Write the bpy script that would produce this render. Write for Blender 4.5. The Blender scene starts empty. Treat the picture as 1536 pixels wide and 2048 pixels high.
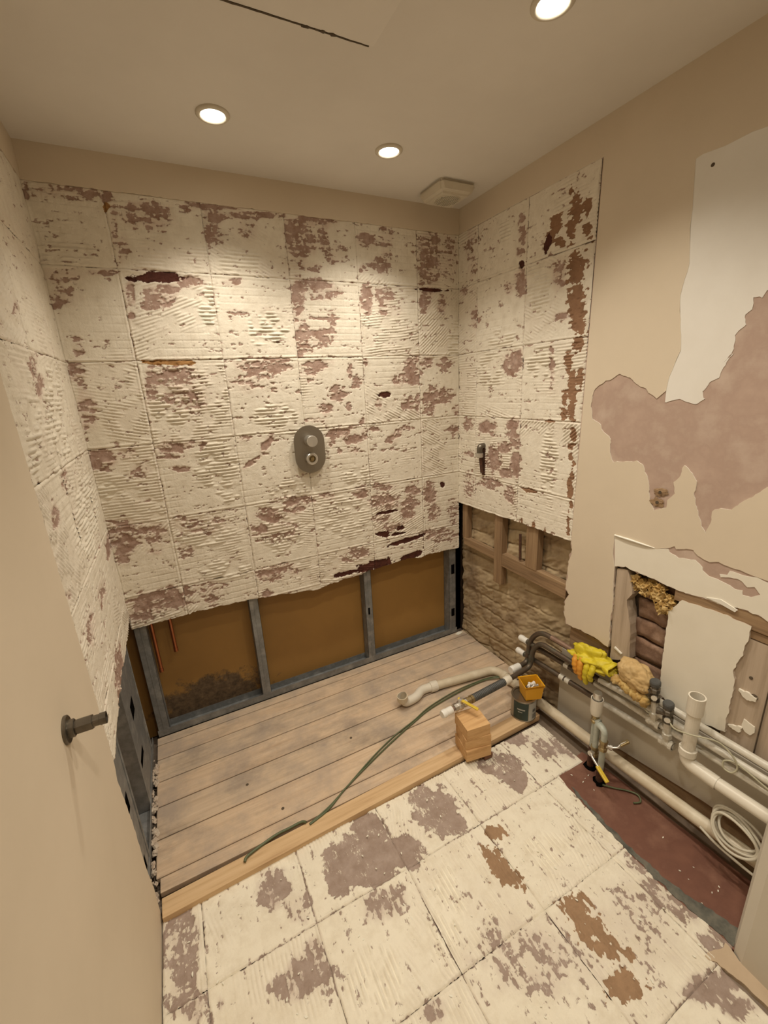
import bpy, bmesh, math, random
import numpy as np
from mathutils import Vector, Matrix, noise
from mathutils.geometry import tessellate_polygon

random.seed(7)
SC = bpy.context.scene
COL = SC.collection
PI = math.pi

# ---------------------------------------------------------------- camera
cam_d = bpy.data.cameras.new('camera')
cam_d.sensor_fit = 'HORIZONTAL'
cam_d.sensor_width = 36.0
cam_d.lens = 847.87 / 1536 * 36.0
cam_d.clip_start = 0.02
cam = bpy.data.objects.new('camera', cam_d)
COL.objects.link(cam)
_r = Vector((0.8901053, -0.4529633, -0.0503674))
_u = Vector((0.1720807, 0.2316869, 0.9574494))
_f = Vector((0.4220199, 0.8608980, -0.2841720))
cam.matrix_world = Matrix(((_r.x, _u.x, -_f.x, -1.39087), (_r.y, _u.y, -_f.y, -1.87396),
                           (_r.z, _u.z, -_f.z, 1.48676), (0, 0, 0, 1)))
SC.camera = cam

# ---------------------------------------------------------------- world, lights, exposure
W = bpy.data.worlds.new('world')
SC.world = W
W.use_nodes = True
W.node_tree.nodes['Background'].inputs[0].default_value = (1.0, 0.85, 0.66, 1)
W.node_tree.nodes['Background'].inputs[1].default_value = 0.0
SC.view_settings.view_transform = 'Standard'
SC.view_settings.look = 'None'
SC.view_settings.gamma = 1.0
SC.view_settings.use_curve_mapping = False
SC.view_settings.exposure = 0.0
LAMP_W = 29.5
LAMP_COL = (1.0, 0.915, 0.775)
LAMP_CONE = math.radians(122)
LAMP_BLEND = 1.0

# room measures (metres): back wall y=0, right wall x=0, boards z=0
WL = -1.665      # left wall
H = 2.259        # ceiling
TT = 2.155       # top of the stripped tile field
FZ = -0.02       # stripped tile floor
YF = -2.75       # wall behind the camera

# ---------------------------------------------------------------- helpers
def link(o):
    COL.objects.link(o)
    return o

def empty(name, loc, label=None, cat=None, group=None):
    o = bpy.data.objects.new(name, None)
    o.empty_display_size = 0.03
    o.location = loc
    link(o)
    if label: o['label'] = label
    if cat: o['category'] = cat
    if group: o['group'] = group
    return o

def tag(o, label=None, cat=None, group=None, kind=None):
    if label: o['label'] = label
    if cat: o['category'] = cat
    if group: o['group'] = group
    if kind: o['kind'] = kind
    return o

def wpos(o):
    v = Vector((0, 0, 0))
    while o is not None:
        v += o.location
        o = o.parent
    return v

class MB:
    """collects shapes in world coordinates; build() links them as one mesh"""
    def __init__(s):
        s.v = []; s.f = []; s.sm = []; s.mi = []
    def add(s, vs, fs, smooth=False, mi=0):
        n = len(s.v)
        s.v += [tuple(q) for q in vs]
        for f in fs:
            s.f.append(tuple(i + n for i in f)); s.sm.append(smooth); s.mi.append(mi)
        return s
    def box(s, x0, x1, y0, y1, z0, z1, mi=0, M=None, bev=0.0):
        if bev > 0:
            bm = bmesh.new()
            bmesh.ops.create_cube(bm, size=1.0)
            for q in bm.verts:
                q.co = Vector(((x0+x1)/2 + q.co.x*(x1-x0), (y0+y1)/2 + q.co.y*(y1-y0), (z0+z1)/2 + q.co.z*(z1-z0)))
            bmesh.ops.bevel(bm, geom=list(bm.edges), offset=bev, segments=2, affect='EDGES', profile=0.6)
            return s.bm(bm, M, False, mi)
        vs = [(x, y, z) for z in (z0, z1) for y in (y0, y1) for x in (x0, x1)]
        if M is not None: vs = [M @ Vector(q) for q in vs]
        return s.add(vs, [(0,2,3,1),(4,5,7,6),(0,1,5,4),(2,6,7,3),(0,4,6,2),(1,3,7,5)], False, mi)
    def bm(s, bm, M=None, smooth=False, mi=0):
        bm.verts.index_update()
        vs = [(M @ q.co) if M is not None else q.co.copy() for q in bm.verts]
        fs = [[q.index for q in f.verts] for f in bm.faces]
        s.add(vs, fs, smooth, mi)
        bm.free()
        return s
    def tube(s, pts, r, n=14, cap=True, smooth=True, mi=0, closed=False):
        pts = [Vector(q) for q in pts]
        rs = r if isinstance(r, (list, tuple)) else [r]*len(pts)
        m = len(pts)
        tang = []
        for i in range(m):
            if closed:
                t = pts[(i+1) % m] - pts[(i-1) % m]
            else:
                a = pts[max(i-1, 0)]; b = pts[min(i+1, m-1)]
                t = b - a
            if t.length < 1e-9: t = Vector((0, 0, 1))
            tang.append(t.normalized())
        ref = Vector((0, 0, 1)) if abs(tang[0].z) < 0.9 else Vector((1, 0, 0))
        nrm = (ref - tang[0]*ref.dot(tang[0])).normalized()
        vs = []
        for i in range(m):
            nrm = (nrm - tang[i]*nrm.dot(tang[i])).normalized()
            bn = tang[i].cross(nrm)
            for k in range(n):
                a = 2*PI*k/n
                vs.append(pts[i] + (nrm*math.cos(a) + bn*math.sin(a))*rs[i])
        fs = []
        for i in range(m if closed else m-1):
            j = (i+1) % m
            for k in range(n):
                k2 = (k+1) % n
                fs.append((i*n+k, i*n+k2, j*n+k2, j*n+k))
        s.add(vs, fs, smooth, mi)
        if cap and not closed:
            s.add(vs[:n], [tuple(range(n-1, -1, -1))], False, mi)
            s.add(vs[-n:], [tuple(range(n))], False, mi)
        return s
    def lathe(s, base, axis, prof, n=24, smooth=False, mi=0):
        """prof: list of (distance along the axis, radius)"""
        base = Vector(base); ax = Vector(axis).normalized()
        ref = Vector((0, 0, 1)) if abs(ax.z) < 0.9 else Vector((1, 0, 0))
        a1 = (ref - ax*ref.dot(ax)).normalized(); a2 = ax.cross(a1)
        vs = []
        for t, r in prof:
            for k in range(n):
                a = 2*PI*k/n
                vs.append(base + ax*t + (a1*math.cos(a)+a2*math.sin(a))*max(r, 1e-5))
        fs = []
        for i in range(len(prof)-1):
            for k in range(n):
                k2 = (k+1) % n
                fs.append((i*n+k, i*n+k2, (i+1)*n+k2, (i+1)*n+k))
        return s.add(vs, fs, smooth, mi)
    def prism(s, poly, f0, f1, mi=0, side_mi=None):
        """poly of 2D points, f0/f1 map (a,b)->3D for the back and front face"""
        m = len(poly)
        tris = tessellate_polygon([[Vector((a, b, 0)) for a, b in poly]])
        vs = [f0(a, b) for a, b in poly] + [f1(a, b) for a, b in poly]
        fs = [tuple(t) for t in tris] + [tuple(i+m for i in t) for t in tris]
        s.add(vs, fs, False, mi)
        s.add(vs, [(i, (i+1) % m, (i+1) % m + m, i+m) for i in range(m)], False, mi if side_mi is None else side_mi)
        return s
    def build(s, name, mats, parent=None, loc=None):
        me = bpy.data.meshes.new(name)
        off = wpos(parent) if parent is not None else Vector(loc if loc is not None else (0, 0, 0))
        me.from_pydata([(q[0]-off.x, q[1]-off.y, q[2]-off.z) for q in s.v], [], s.f)
        me.polygons.foreach_set('use_smooth', s.sm)
        if not isinstance(mats, (list, tuple)): mats = [mats]
        for m in mats: me.materials.append(m)
        me.polygons.foreach_set('material_index', s.mi)
        bm = bmesh.new(); bm.from_mesh(me)
        bmesh.ops.recalc_face_normals(bm, faces=list(bm.faces))
        bm.to_mesh(me); bm.free()
        me.update()
        o = bpy.data.objects.new(name, me)
        link(o)
        if parent is not None: o.parent = parent
        elif loc is not None: o.location = loc
        return o

def spline(pts, k=8, closed=False):
    pts = [Vector(q) for q in pts]
    n = len(pts); out = []
    rng = range(n) if closed else range(n-1)
    for i in rng:
        if closed:
            p0, p1, p2, p3 = pts[(i-1) % n], pts[i], pts[(i+1) % n], pts[(i+2) % n]
        else:
            p0, p1, p2, p3 = pts[max(i-1, 0)], pts[i], pts[i+1], pts[min(i+2, n-1)]
        for j in range(k):
            t = j/k
            out.append(0.5*((2*p1) + (p2-p0)*t + (2*p0-5*p1+4*p2-p3)*t*t + (3*p1-p0-3*p2+p3)*t**3))
    if not closed: out.append(pts[-1])
    return out

def bent(pts, r, k=7):
    """polyline with every inner corner rounded to radius r"""
    pts = [Vector(q) for q in pts]
    out = [pts[0]]
    for i in range(1, len(pts)-1):
        a = (pts[i-1]-pts[i]); b = (pts[i+1]-pts[i])
        d = min(r, a.length*0.48, b.length*0.48)
        p0 = pts[i] + a.normalized()*d; p2 = pts[i] + b.normalized()*d
        for j in range(k+1):
            t = j/k
            out.append((1-t)**2*p0 + 2*t*(1-t)*pts[i] + t*t*p2)
    out.append(pts[-1])
    return out

def rough_line(pts, step=0.006, amp=0.003, seed=0, closed=False):
    """2D polyline resampled with small ragged offsets"""
    out = []
    n = len(pts)
    for i in range(n if closed else n-1):
        a = pts[i]; b = pts[(i+1) % n]
        L = math.hypot(b[0]-a[0], b[1]-a[1])
        m = max(1, int(L/step))
        nx, ny = (-(b[1]-a[1])/max(L, 1e-6), (b[0]-a[0])/max(L, 1e-6))
        for j in range(m):
            t = j/m
            x = a[0]+(b[0]-a[0])*t; y = a[1]+(b[1]-a[1])*t
            d = amp*(noise.noise((x*60+seed, y*60, seed*3.1))*1.3 + 0.7*noise.noise((x*170, y*170+seed, 1.7)))
            if i == 0 and j == 0 and not closed: d = 0
            out.append((x+nx*d, y+ny*d))
    if not closed: out.append(tuple(pts[-1]))
    return out

# ---------------------------------------------------------------- procedural materials
def newmat(name):
    m = bpy.data.materials.new(name)
    m.use_nodes = True
    nt = m.node_tree
    return m, nt, nt.nodes['Principled BSDF']

def N(nt, typ, **kw):
    n = nt.nodes.new(typ)
    for k, v in kw.items(): setattr(n, k, v)
    return n

def coords(nt, scale=(1, 1, 1), rot=(0, 0, 0)):
    tc = N(nt, 'ShaderNodeTexCoord'); mp = N(nt, 'ShaderNodeMapping')
    mp.inputs['Scale'].default_value = scale
    mp.inputs['Rotation'].default_value = rot
    nt.links.new(tc.outputs['Object'], mp.inputs['Vector'])
    return mp.outputs['Vector']

def noise_tex(nt, vec, scale, detail=5, rough=0.6):
    n = N(nt, 'ShaderNodeTexNoise')
    n.inputs['Scale'].default_value = scale
    n.inputs['Detail'].default_value = detail
    n.inputs['Roughness'].default_value = rough
    nt.links.new(vec, n.inputs['Vector'])
    return n.outputs['Fac']

def ramp(nt, fac, stops):
    r = N(nt, 'ShaderNodeValToRGB')
    el = r.color_ramp.elements
    while len(el) < len(stops): el.new(0.5)
    for e, (p, c) in zip(el, stops):
        e.position = p; e.color = (c[0], c[1], c[2], 1)
    nt.links.new(fac, r.inputs['Fac'])
    return r.outputs['Color']

def mixc(nt, fac, a, b):
    m = N(nt, 'ShaderNodeMix', data_type='RGBA')
    if isinstance(fac, float): m.inputs['Factor'].default_value = fac
    else: nt.links.new(fac, m.inputs['Factor'])
    for sock, val in ((m.inputs[6], a), (m.inputs[7], b)):
        if isinstance(val, tuple): sock.default_value = (*val[:3], 1)
        else: nt.links.new(val, sock)
    return m.outputs[2]

def math_n(nt, op, a, b=None, clamp=False):
    m = N(nt, 'ShaderNodeMath', operation=op, use_clamp=clamp)
    for i, q in enumerate((a, b)):
        if q is None: continue
        if isinstance(q, (int, float)): m.inputs[i].default_value = q
        else: nt.links.new(q, m.inputs[i])
    return m.outputs[0]

def bump(nt, bsdf, h, strength=0.3, dist=0.002):
    b = N(nt, 'ShaderNodeBump')
    b.inputs['Strength'].default_value = strength
    b.inputs['Distance'].default_value = dist
    nt.links.new(h, b.inputs['Height'])
    nt.links.new(b.outputs['Normal'], bsdf.inputs['Normal'])

def M(name, c1, c2=None, scale=8, rough=0.7, metal=0.0, stretch=(1, 1, 1), c3=None, bstr=0.15, bscale=60, bdist=0.001, spec=None, detail=6):
    m, nt, bs = newmat(name)
    v = coords(nt, stretch)
    f = noise_tex(nt, v, scale, detail)
    c2 = c2 or tuple(q*0.85 for q in c1)
    stops = [(0.3, c1), (0.7, c2)] if c3 is None else [(0.28, c1), (0.5, c2), (0.72, c3)]
    nt.links.new(ramp(nt, f, stops), bs.inputs['Base Color'])
    bs.inputs['Roughness'].default_value = rough
    bs.inputs['Metallic'].default_value = metal
    if spec is not None: bs.inputs['Specular IOR Level'].default_value = spec
    if bstr > 0:
        bump(nt, bs, noise_tex(nt, v, bscale, 4), bstr, bdist)
    return m

def wood(name, c1, c2, c3, axis, rough=0.75, dirt=None, freq=5.0, bstr=0.25):
    """grain runs along the given axis (0,1,2)"""
    m, nt, bs = newmat(name)
    st = [26, 26, 26]; st[axis] = 1.4
    v = coords(nt, tuple(st))
    f = noise_tex(nt, v, freq*0.4, 8, 0.65)
    col = ramp(nt, f, [(0.3, c1), (0.5, c2), (0.72, c3)])
    if dirt:
        v2 = coords(nt)
        f2 = noise_tex(nt, v2, 7, 6, 0.65)
        fac = ramp(nt, f2, [(0.42, (0, 0, 0)), (0.66, (1, 1, 1))])
        col = mixc(nt, fac, col, dirt)
        f3 = noise_tex(nt, coords(nt, (1, 2.2, 1)), 3.1, 8, 0.72)
        col = mixc(nt, ramp(nt, f3, [(0.50, (0, 0, 0)), (0.74, (0.75, 0.75, 0.75))]), col, tuple(q*0.52 for q in dirt))
    nt.links.new(col, bs.inputs['Base Color'])
    bs.inputs['Roughness'].default_value = rough
    bump(nt, bs, f, bstr, 0.001)
    return m

def adhesive_mat(name, cream1, cream2, bare1, bare2, plast, dark, orange, st=(1, 1, 3.6)):
    """stripped tile bed: adhesive present / pulled off / holes, from the relief's own attributes"""
    m, nt, bs = newmat(name)
    v = coords(nt)
    def at(n):
        a = N(nt, 'ShaderNodeAttribute', attribute_name=n)
        return a.outputs['Fac']
    fine = noise_tex(nt, v, 220, 3, 0.6)
    med = noise_tex(nt, v, 26, 6, 0.65)
    big = noise_tex(nt, v, 4.5, 5, 0.6)
    streak = noise_tex(nt, coords(nt, st), 62, 5, 0.7)
    jit = math_n(nt, 'ADD', math_n(nt, 'MULTIPLY', math_n(nt, 'SUBTRACT', fine, 0.5), 0.55), math_n(nt, 'MULTIPLY', math_n(nt, 'SUBTRACT', streak, 0.5), 1.7))
    def crisp(a, k=4.5):
        x = math_n(nt, 'ADD', a, jit)
        x = math_n(nt, 'SUBTRACT', x, 0.5)
        x = math_n(nt, 'MULTIPLY', x, k)
        return math_n(nt, 'ADD', x, 0.5, True)
    cream = ramp(nt, med, [(0.25, cream2), (0.55, cream1), (0.8, cream1)])
    dirty = ramp(nt, big, [(0.45, (0, 0, 0)), (0.8, (0.5, 0.5, 0.5))])
    cream = mixc(nt, dirty, cream, cream2)
    cream = mixc(nt, math_n(nt, 'MULTIPLY', at('tint'), ramp(nt, med, [(0.3, (0.15, 0.15, 0.15)), (0.65, (0.95, 0.95, 0.95))])), cream, tuple(q*1.25 for q in bare1))
    bare = ramp(nt, med, [(0.3, bare2), (0.7, bare1)])
    col = mixc(nt, crisp(at('cov')), bare, cream)
    col = mixc(nt, crisp(at('pl'), 7), col, ramp(nt, med, [(0.3, plast), (0.75, tuple(q*0.72 for q in plast))]))
    col = mixc(nt, crisp(at('og'), 6), col, orange)
    col = mixc(nt, crisp(at('dk'), 6), col, ramp(nt, med, [(0.35, dark), (0.8, tuple(q*2.2 for q in dark))]))
    nt.links.new(col, bs.inputs['Base Color'])
    bs.inputs['Roughness'].default_value = 0.85
    bs.inputs['Specular IOR Level'].default_value = 0.25
    bump(nt, bs, math_n(nt, 'ADD', fine, math_n(nt, 'MULTIPLY', med, 1.5)), 0.6, 0.0016)
    return m

MT = {}
MT['bed'] = adhesive_mat('tile_adhesive', (0.80, 0.74, 0.625), (0.68, 0.61, 0.495), (0.47, 0.345, 0.285), (0.27, 0.16, 0.115),
                         (0.31, 0.175, 0.10), (0.055, 0.018, 0.012), (0.36, 0.19, 0.07))
MT['bed_floor'] = adhesive_mat('floor_adhesive', (0.85, 0.79, 0.655), (0.73, 0.655, 0.52), (0.42, 0.33, 0.28), (0.30, 0.22, 0.175),
                               (0.38, 0.24, 0.14), (0.05, 0.03, 0.02), (0.36, 0.22, 0.1), (3.4, 1, 1))
MT['paint'] = M('beige_wall_paint', (0.70, 0.60, 0.465), (0.65, 0.555, 0.425), 3.0, 0.6, bstr=0.08, bscale=90)
MT['ceil'] = M('ceiling_paint', (0.79, 0.75, 0.69), (0.70, 0.66, 0.60), 1.6, 0.75, bstr=0.06, bscale=60)
MT['white_old'] = M('pale_old_paint', (0.82, 0.79, 0.73), (0.76, 0.72, 0.65), 5, 0.5, bstr=0.05, bscale=80)
MT['band'] = M('pale_plaster_band', (0.82, 0.77, 0.66), (0.77, 0.715, 0.60), 6, 0.6, bstr=0.08)
MT['pink'] = M('pink_bare_plaster', (0.52, 0.385, 0.31), (0.44, 0.315, 0.25), 9, 0.8, c3=(0.55, 0.43, 0.35), bstr=0.15, bscale=40)
MT['edge'] = M('white_paint_edge', (0.85, 0.82, 0.74), (0.78, 0.74, 0.65), 20, 0.6, bstr=0)
MT['gyp'] = M('plasterboard_core', (0.62, 0.54, 0.44), (0.45, 0.34, 0.25), 30, 0.9, bstr=0.3, bscale=120)
MT['brownboard'] = M('brown_board', (0.33, 0.18, 0.045), (0.27, 0.145, 0.036), 2.5, 0.6, bstr=0.06, bscale=30)
def cavity_mat():
    m, nt, bs = newmat('stained_brown_board')
    v = coords(nt)
    base = ramp(nt, noise_tex(nt, v, 2.5, 6), [(0.3, (0.33, 0.18, 0.045)), (0.7, (0.27, 0.145, 0.036))])
    tc = N(nt, 'ShaderNodeTexCoord'); mp = N(nt, 'ShaderNodeMapping')
    mp.inputs['Location'].default_value = (1.43*2.6, 0, -0.06*5.0); mp.inputs['Scale'].default_value = (2.6, 1.0, 5.0)
    nt.links.new(tc.outputs['Object'], mp.inputs['Vector'])
    g = N(nt, 'ShaderNodeTexGradient', gradient_type='SPHERICAL')
    nt.links.new(mp.outputs['Vector'], g.inputs['Vector'])
    blot = noise_tex(nt, v, 14, 8, 0.75)
    fac = math_n(nt, 'ADD', math_n(nt, 'MULTIPLY', g.outputs['Fac'], 1.5), math_n(nt, 'MULTIPLY', math_n(nt, 'SUBTRACT', blot, 0.62), 2.2))
    mask = ramp(nt, fac, [(0.12, (0, 0, 0)), (0.42, (1, 1, 1))])
    dirt = ramp(nt, noise_tex(nt, v, 40, 6, 0.7), [(0.35, (0.045, 0.028, 0.014)), (0.62, (0.13, 0.085, 0.045)), (0.8, (0.26, 0.19, 0.11))])
    nt.links.new(mixc(nt, mask, base, dirt), bs.inputs['Base Color'])
    bs.inputs['Roughness'].default_value = 0.6
    bump(nt, bs, blot, 0.15, 0.001)
    return m
MT['cavity'] = cavity_mat()
MT['galv'] = M('galvanised_steel', (0.30, 0.31, 0.31), (0.19, 0.195, 0.195), 14, 0.5, metal=0.35, c3=(0.36, 0.36, 0.35), bstr=0.05)
MT['black'] = M('dark_void', (0.004, 0.0035, 0.003), (0.006, 0.005, 0.004), 10, 1.0, bstr=0, spec=0.0)
MT['masonry'] = M('old_rubble_masonry', (0.50, 0.39, 0.235), (0.40, 0.30, 0.18), 6, 0.95, c3=(0.21, 0.14, 0.08), bstr=0.35, bscale=45, bdist=0.003, detail=6)
MT['brick'] = M('old_brown_brick', (0.34, 0.21, 0.14), (0.22, 0.13, 0.085), 16, 0.95, c3=(0.42, 0.28, 0.20), bstr=0.7, bscale=60, bdist=0.003)
MT['mortar'] = M('dark_mortar', (0.13, 0.085, 0.055), (0.07, 0.045, 0.03), 20, 0.95, bstr=0.8, bscale=50, bdist=0.004)
MT['oldtim_z'] = wood('old_timber_upright', (0.16, 0.095, 0.05), (0.27, 0.17, 0.09), (0.36, 0.24, 0.13), 2)
MT['oldtim_y'] = wood('old_timber_rail', (0.17, 0.105, 0.055), (0.29, 0.185, 0.10), (0.38, 0.255, 0.14), 1)
MT['greytim'] = wood('pale_grey_timber', (0.36, 0.28, 0.20), (0.47, 0.37, 0.275), (0.53, 0.43, 0.33), 2, bstr=0.15)
MT['board'] = wood('worn_floorboard', (0.52, 0.37, 0.245), (0.63, 0.47, 0.32), (0.70, 0.545, 0.39), 0, dirt=(0.45, 0.35, 0.265), bstr=0.2)
MT['board2'] = wood('worn_floorboard_greyer', (0.48, 0.355, 0.24), (0.59, 0.45, 0.315), (0.67, 0.525, 0.375), 0, dirt=(0.42, 0.335, 0.26), bstr=0.2)
MT['pine'] = wood('clean_pine', (0.47, 0.29, 0.145), (0.63, 0.43, 0.235), (0.70, 0.50, 0.29), 0, bstr=0.12)
MT['pineblock'] = wood('pine_block', (0.48, 0.265, 0.105), (0.64, 0.39, 0.175), (0.72, 0.47, 0.235), 0, bstr=0.12)
MT['darkwood'] = wood('dark_hardwood', (0.12, 0.05, 0.025), (0.18, 0.08, 0.04), (0.24, 0.11, 0.055), 0)
MT['redboard'] = M('red_brown_board', (0.215, 0.095, 0.06), (0.165, 0.07, 0.045), 9, 0.6, c3=(0.26, 0.13, 0.085), bstr=0.12, bscale=50)
MT['greystrip'] = M('grey_edge_strip', (0.065, 0.063, 0.052), (0.13, 0.125, 0.10), 30, 0.75, c3=(0.20, 0.18, 0.14), bstr=0.3)
MT['skirt'] = M('grey_white_gloss_board', (0.57, 0.52, 0.43), (0.50, 0.445, 0.36), 4, 0.4, bstr=0.05)
MT['rawwood'] = wood('raw_brown_wood', (0.19, 0.12, 0.06), (0.28, 0.18, 0.09), (0.34, 0.23, 0.12), 1)
MT['plastic'] = M('cream_waste_plastic', (0.70, 0.62, 0.47), (0.60, 0.51, 0.37), 9, 0.45, c3=(0.74, 0.67, 0.53), bstr=0.04)
MT['plastic_w'] = M('white_waste_plastic', (0.76, 0.71, 0.61), (0.70, 0.64, 0.53), 12, 0.35, bstr=0.03)
MT['cap'] = M('white_push_fit_cap', (0.83, 0.81, 0.76), (0.78, 0.75, 0.69), 20, 0.35, bstr=0)
MT['oldcopper'] = M('dark_oxidised_copper', (0.085, 0.072, 0.055), (0.14, 0.10, 0.07), 18, 0.5, metal=0.55, c3=(0.11, 0.125, 0.10), bstr=0.1)
MT['copper_red'] = M('warm_copper', (0.42, 0.16, 0.075), (0.30, 0.10, 0.045), 12, 0.3, metal=0.9, bstr=0.03)
MT['copper_dull'] = M('dull_pinkish_copper', (0.33, 0.215, 0.155), (0.22, 0.14, 0.10), 22, 0.5, metal=0.45, bstr=0.1)
MT['pipe_white'] = M('painted_white_pipe', (0.74, 0.71, 0.63), (0.60, 0.56, 0.47), 25, 0.35, c3=(0.80, 0.77, 0.70), bstr=0.2, bscale=70)
MT['pipe_green'] = M('grey_green_painted_pipe', (0.47, 0.49, 0.42), (0.38, 0.40, 0.34), 25, 0.45, c3=(0.55, 0.56, 0.49), bstr=0.2)
MT['rust'] = M('rusty_iron', (0.12, 0.045, 0.02), (0.06, 0.025, 0.014), 40, 0.85, c3=(0.17, 0.07, 0.03), bstr=0.5)
MT['chrome'] = M('dull_chrome', (0.74, 0.72, 0.68), (0.64, 0.62, 0.58), 10, 0.34, metal=0.9, bstr=0)
MT['satin'] = M('satin_steel_plate', (0.34, 0.31, 0.265), (0.29, 0.26, 0.22), 3, 0.28, metal=0.9, stretch=(1, 1, 1), bstr=0.02)
MT['darkchrome'] = M('tarnished_chrome', (0.20, 0.175, 0.14), (0.11, 0.095, 0.075), 20, 0.35, metal=0.8, bstr=0.05)
MT['brass'] = M('dirty_brass', (0.42, 0.32, 0.16), (0.27, 0.20, 0.10), 30, 0.4, metal=0.75, bstr=0.08)
MT['yellow_lever'] = M('yellow_lever_plastic', (0.72, 0.52, 0.05), (0.62, 0.43, 0.04), 14, 0.4, bstr=0)
MT['rubber'] = M('dark_grey_rubber', (0.055, 0.055, 0.052), (0.085, 0.085, 0.08), 20, 0.55, bstr=0.1)
MT['tub'] = M('orange_yellow_tub', (0.78, 0.39, 0.015), (0.72, 0.35, 0.012), 6, 0.4, bstr=0)
MT['tin'] = M('tin_plate', (0.42, 0.38, 0.31), (0.30, 0.27, 0.22), 12, 0.3, metal=0.9, bstr=0.04)
MT['lab_dark'] = M('dark_green_label', (0.018, 0.035, 0.028), (0.03, 0.05, 0.04), 15, 0.45, bstr=0)
MT['lab_pale'] = M('pale_grey_label', (0.42, 0.41, 0.37), (0.36, 0.35, 0.31), 20, 0.5, bstr=0)
MT['print'] = M('grey_print', (0.08, 0.08, 0.075), (0.10, 0.10, 0.09), 20, 0.6, bstr=0)
MT['glove'] = M('yellow_glove', (0.68, 0.55, 0.02), (0.50, 0.40, 0.02), 18, 0.55, bstr=0.35, bscale=140, bdist=0.001)
MT['glove_or'] = M('orange_glove_palm', (0.74, 0.34, 0.03), (0.62, 0.27, 0.03), 14, 0.6, bstr=0.2, bscale=140)
MT['foam'] = M('tan_foam', (0.62, 0.44, 0.21), (0.52, 0.35, 0.15), 10, 0.8, c3=(0.68, 0.52, 0.28), bstr=0.35, bscale=45, bdist=0.003)
MT['foam_y'] = M('crumbled_yellow_foam', (0.66, 0.50, 0.20), (0.44, 0.27, 0.08), 18, 0.85, c3=(0.72, 0.58, 0.30), bstr=0.5, bscale=70, bdist=0.003)
MT['cable_g'] = M('green_cable_sheath', (0.085, 0.105, 0.045), (0.12, 0.14, 0.07), 12, 0.5, bstr=0)
MT['cable_w'] = M('off_white_cable', (0.60, 0.55, 0.44), (0.52, 0.47, 0.37), 14, 0.5, bstr=0)
MT['cable_t'] = M('thin_cream_wire', (0.50, 0.47, 0.34), (0.42, 0.39, 0.27), 14, 0.5, bstr=0)
MT['fan'] = M('aged_white_plastic', (0.66, 0.60, 0.49), (0.60, 0.54, 0.43), 6, 0.5, bstr=0)
MT['wallblock'] = M('grey_white_paint', (0.66, 0.615, 0.53), (0.62, 0.57, 0.485), 3, 0.5, bstr=0.03)
MT['filler'] = M('beige_filler', (0.58, 0.45, 0.31), (0.50, 0.38, 0.26), 14, 0.8, bstr=0.25)
MT['flake'] = M('white_flake', (0.84, 0.81, 0.70), (0.78, 0.74, 0.62), 30, 0.8, bstr=0.2)
MT['crack'] = M('dark_crack', (0.07, 0.05, 0.03), (0.11, 0.08, 0.05), 40, 0.9, bstr=0)
MT['sub'] = M('bare_subfloor', (0.30, 0.23, 0.17), (0.20, 0.15, 0.11), 12, 0.9, bstr=0.4)
lm, lnt, lbs = newmat('lamp_lens')
lbs.inputs['Base Color'].default_value = (0.9, 0.88, 0.8, 1)
lbs.inputs['Emission Color'].default_value = (1.0, 0.93, 0.78, 1)
lbs.inputs['Emission Strength'].default_value = 22.0
MT['lens'] = lm

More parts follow.
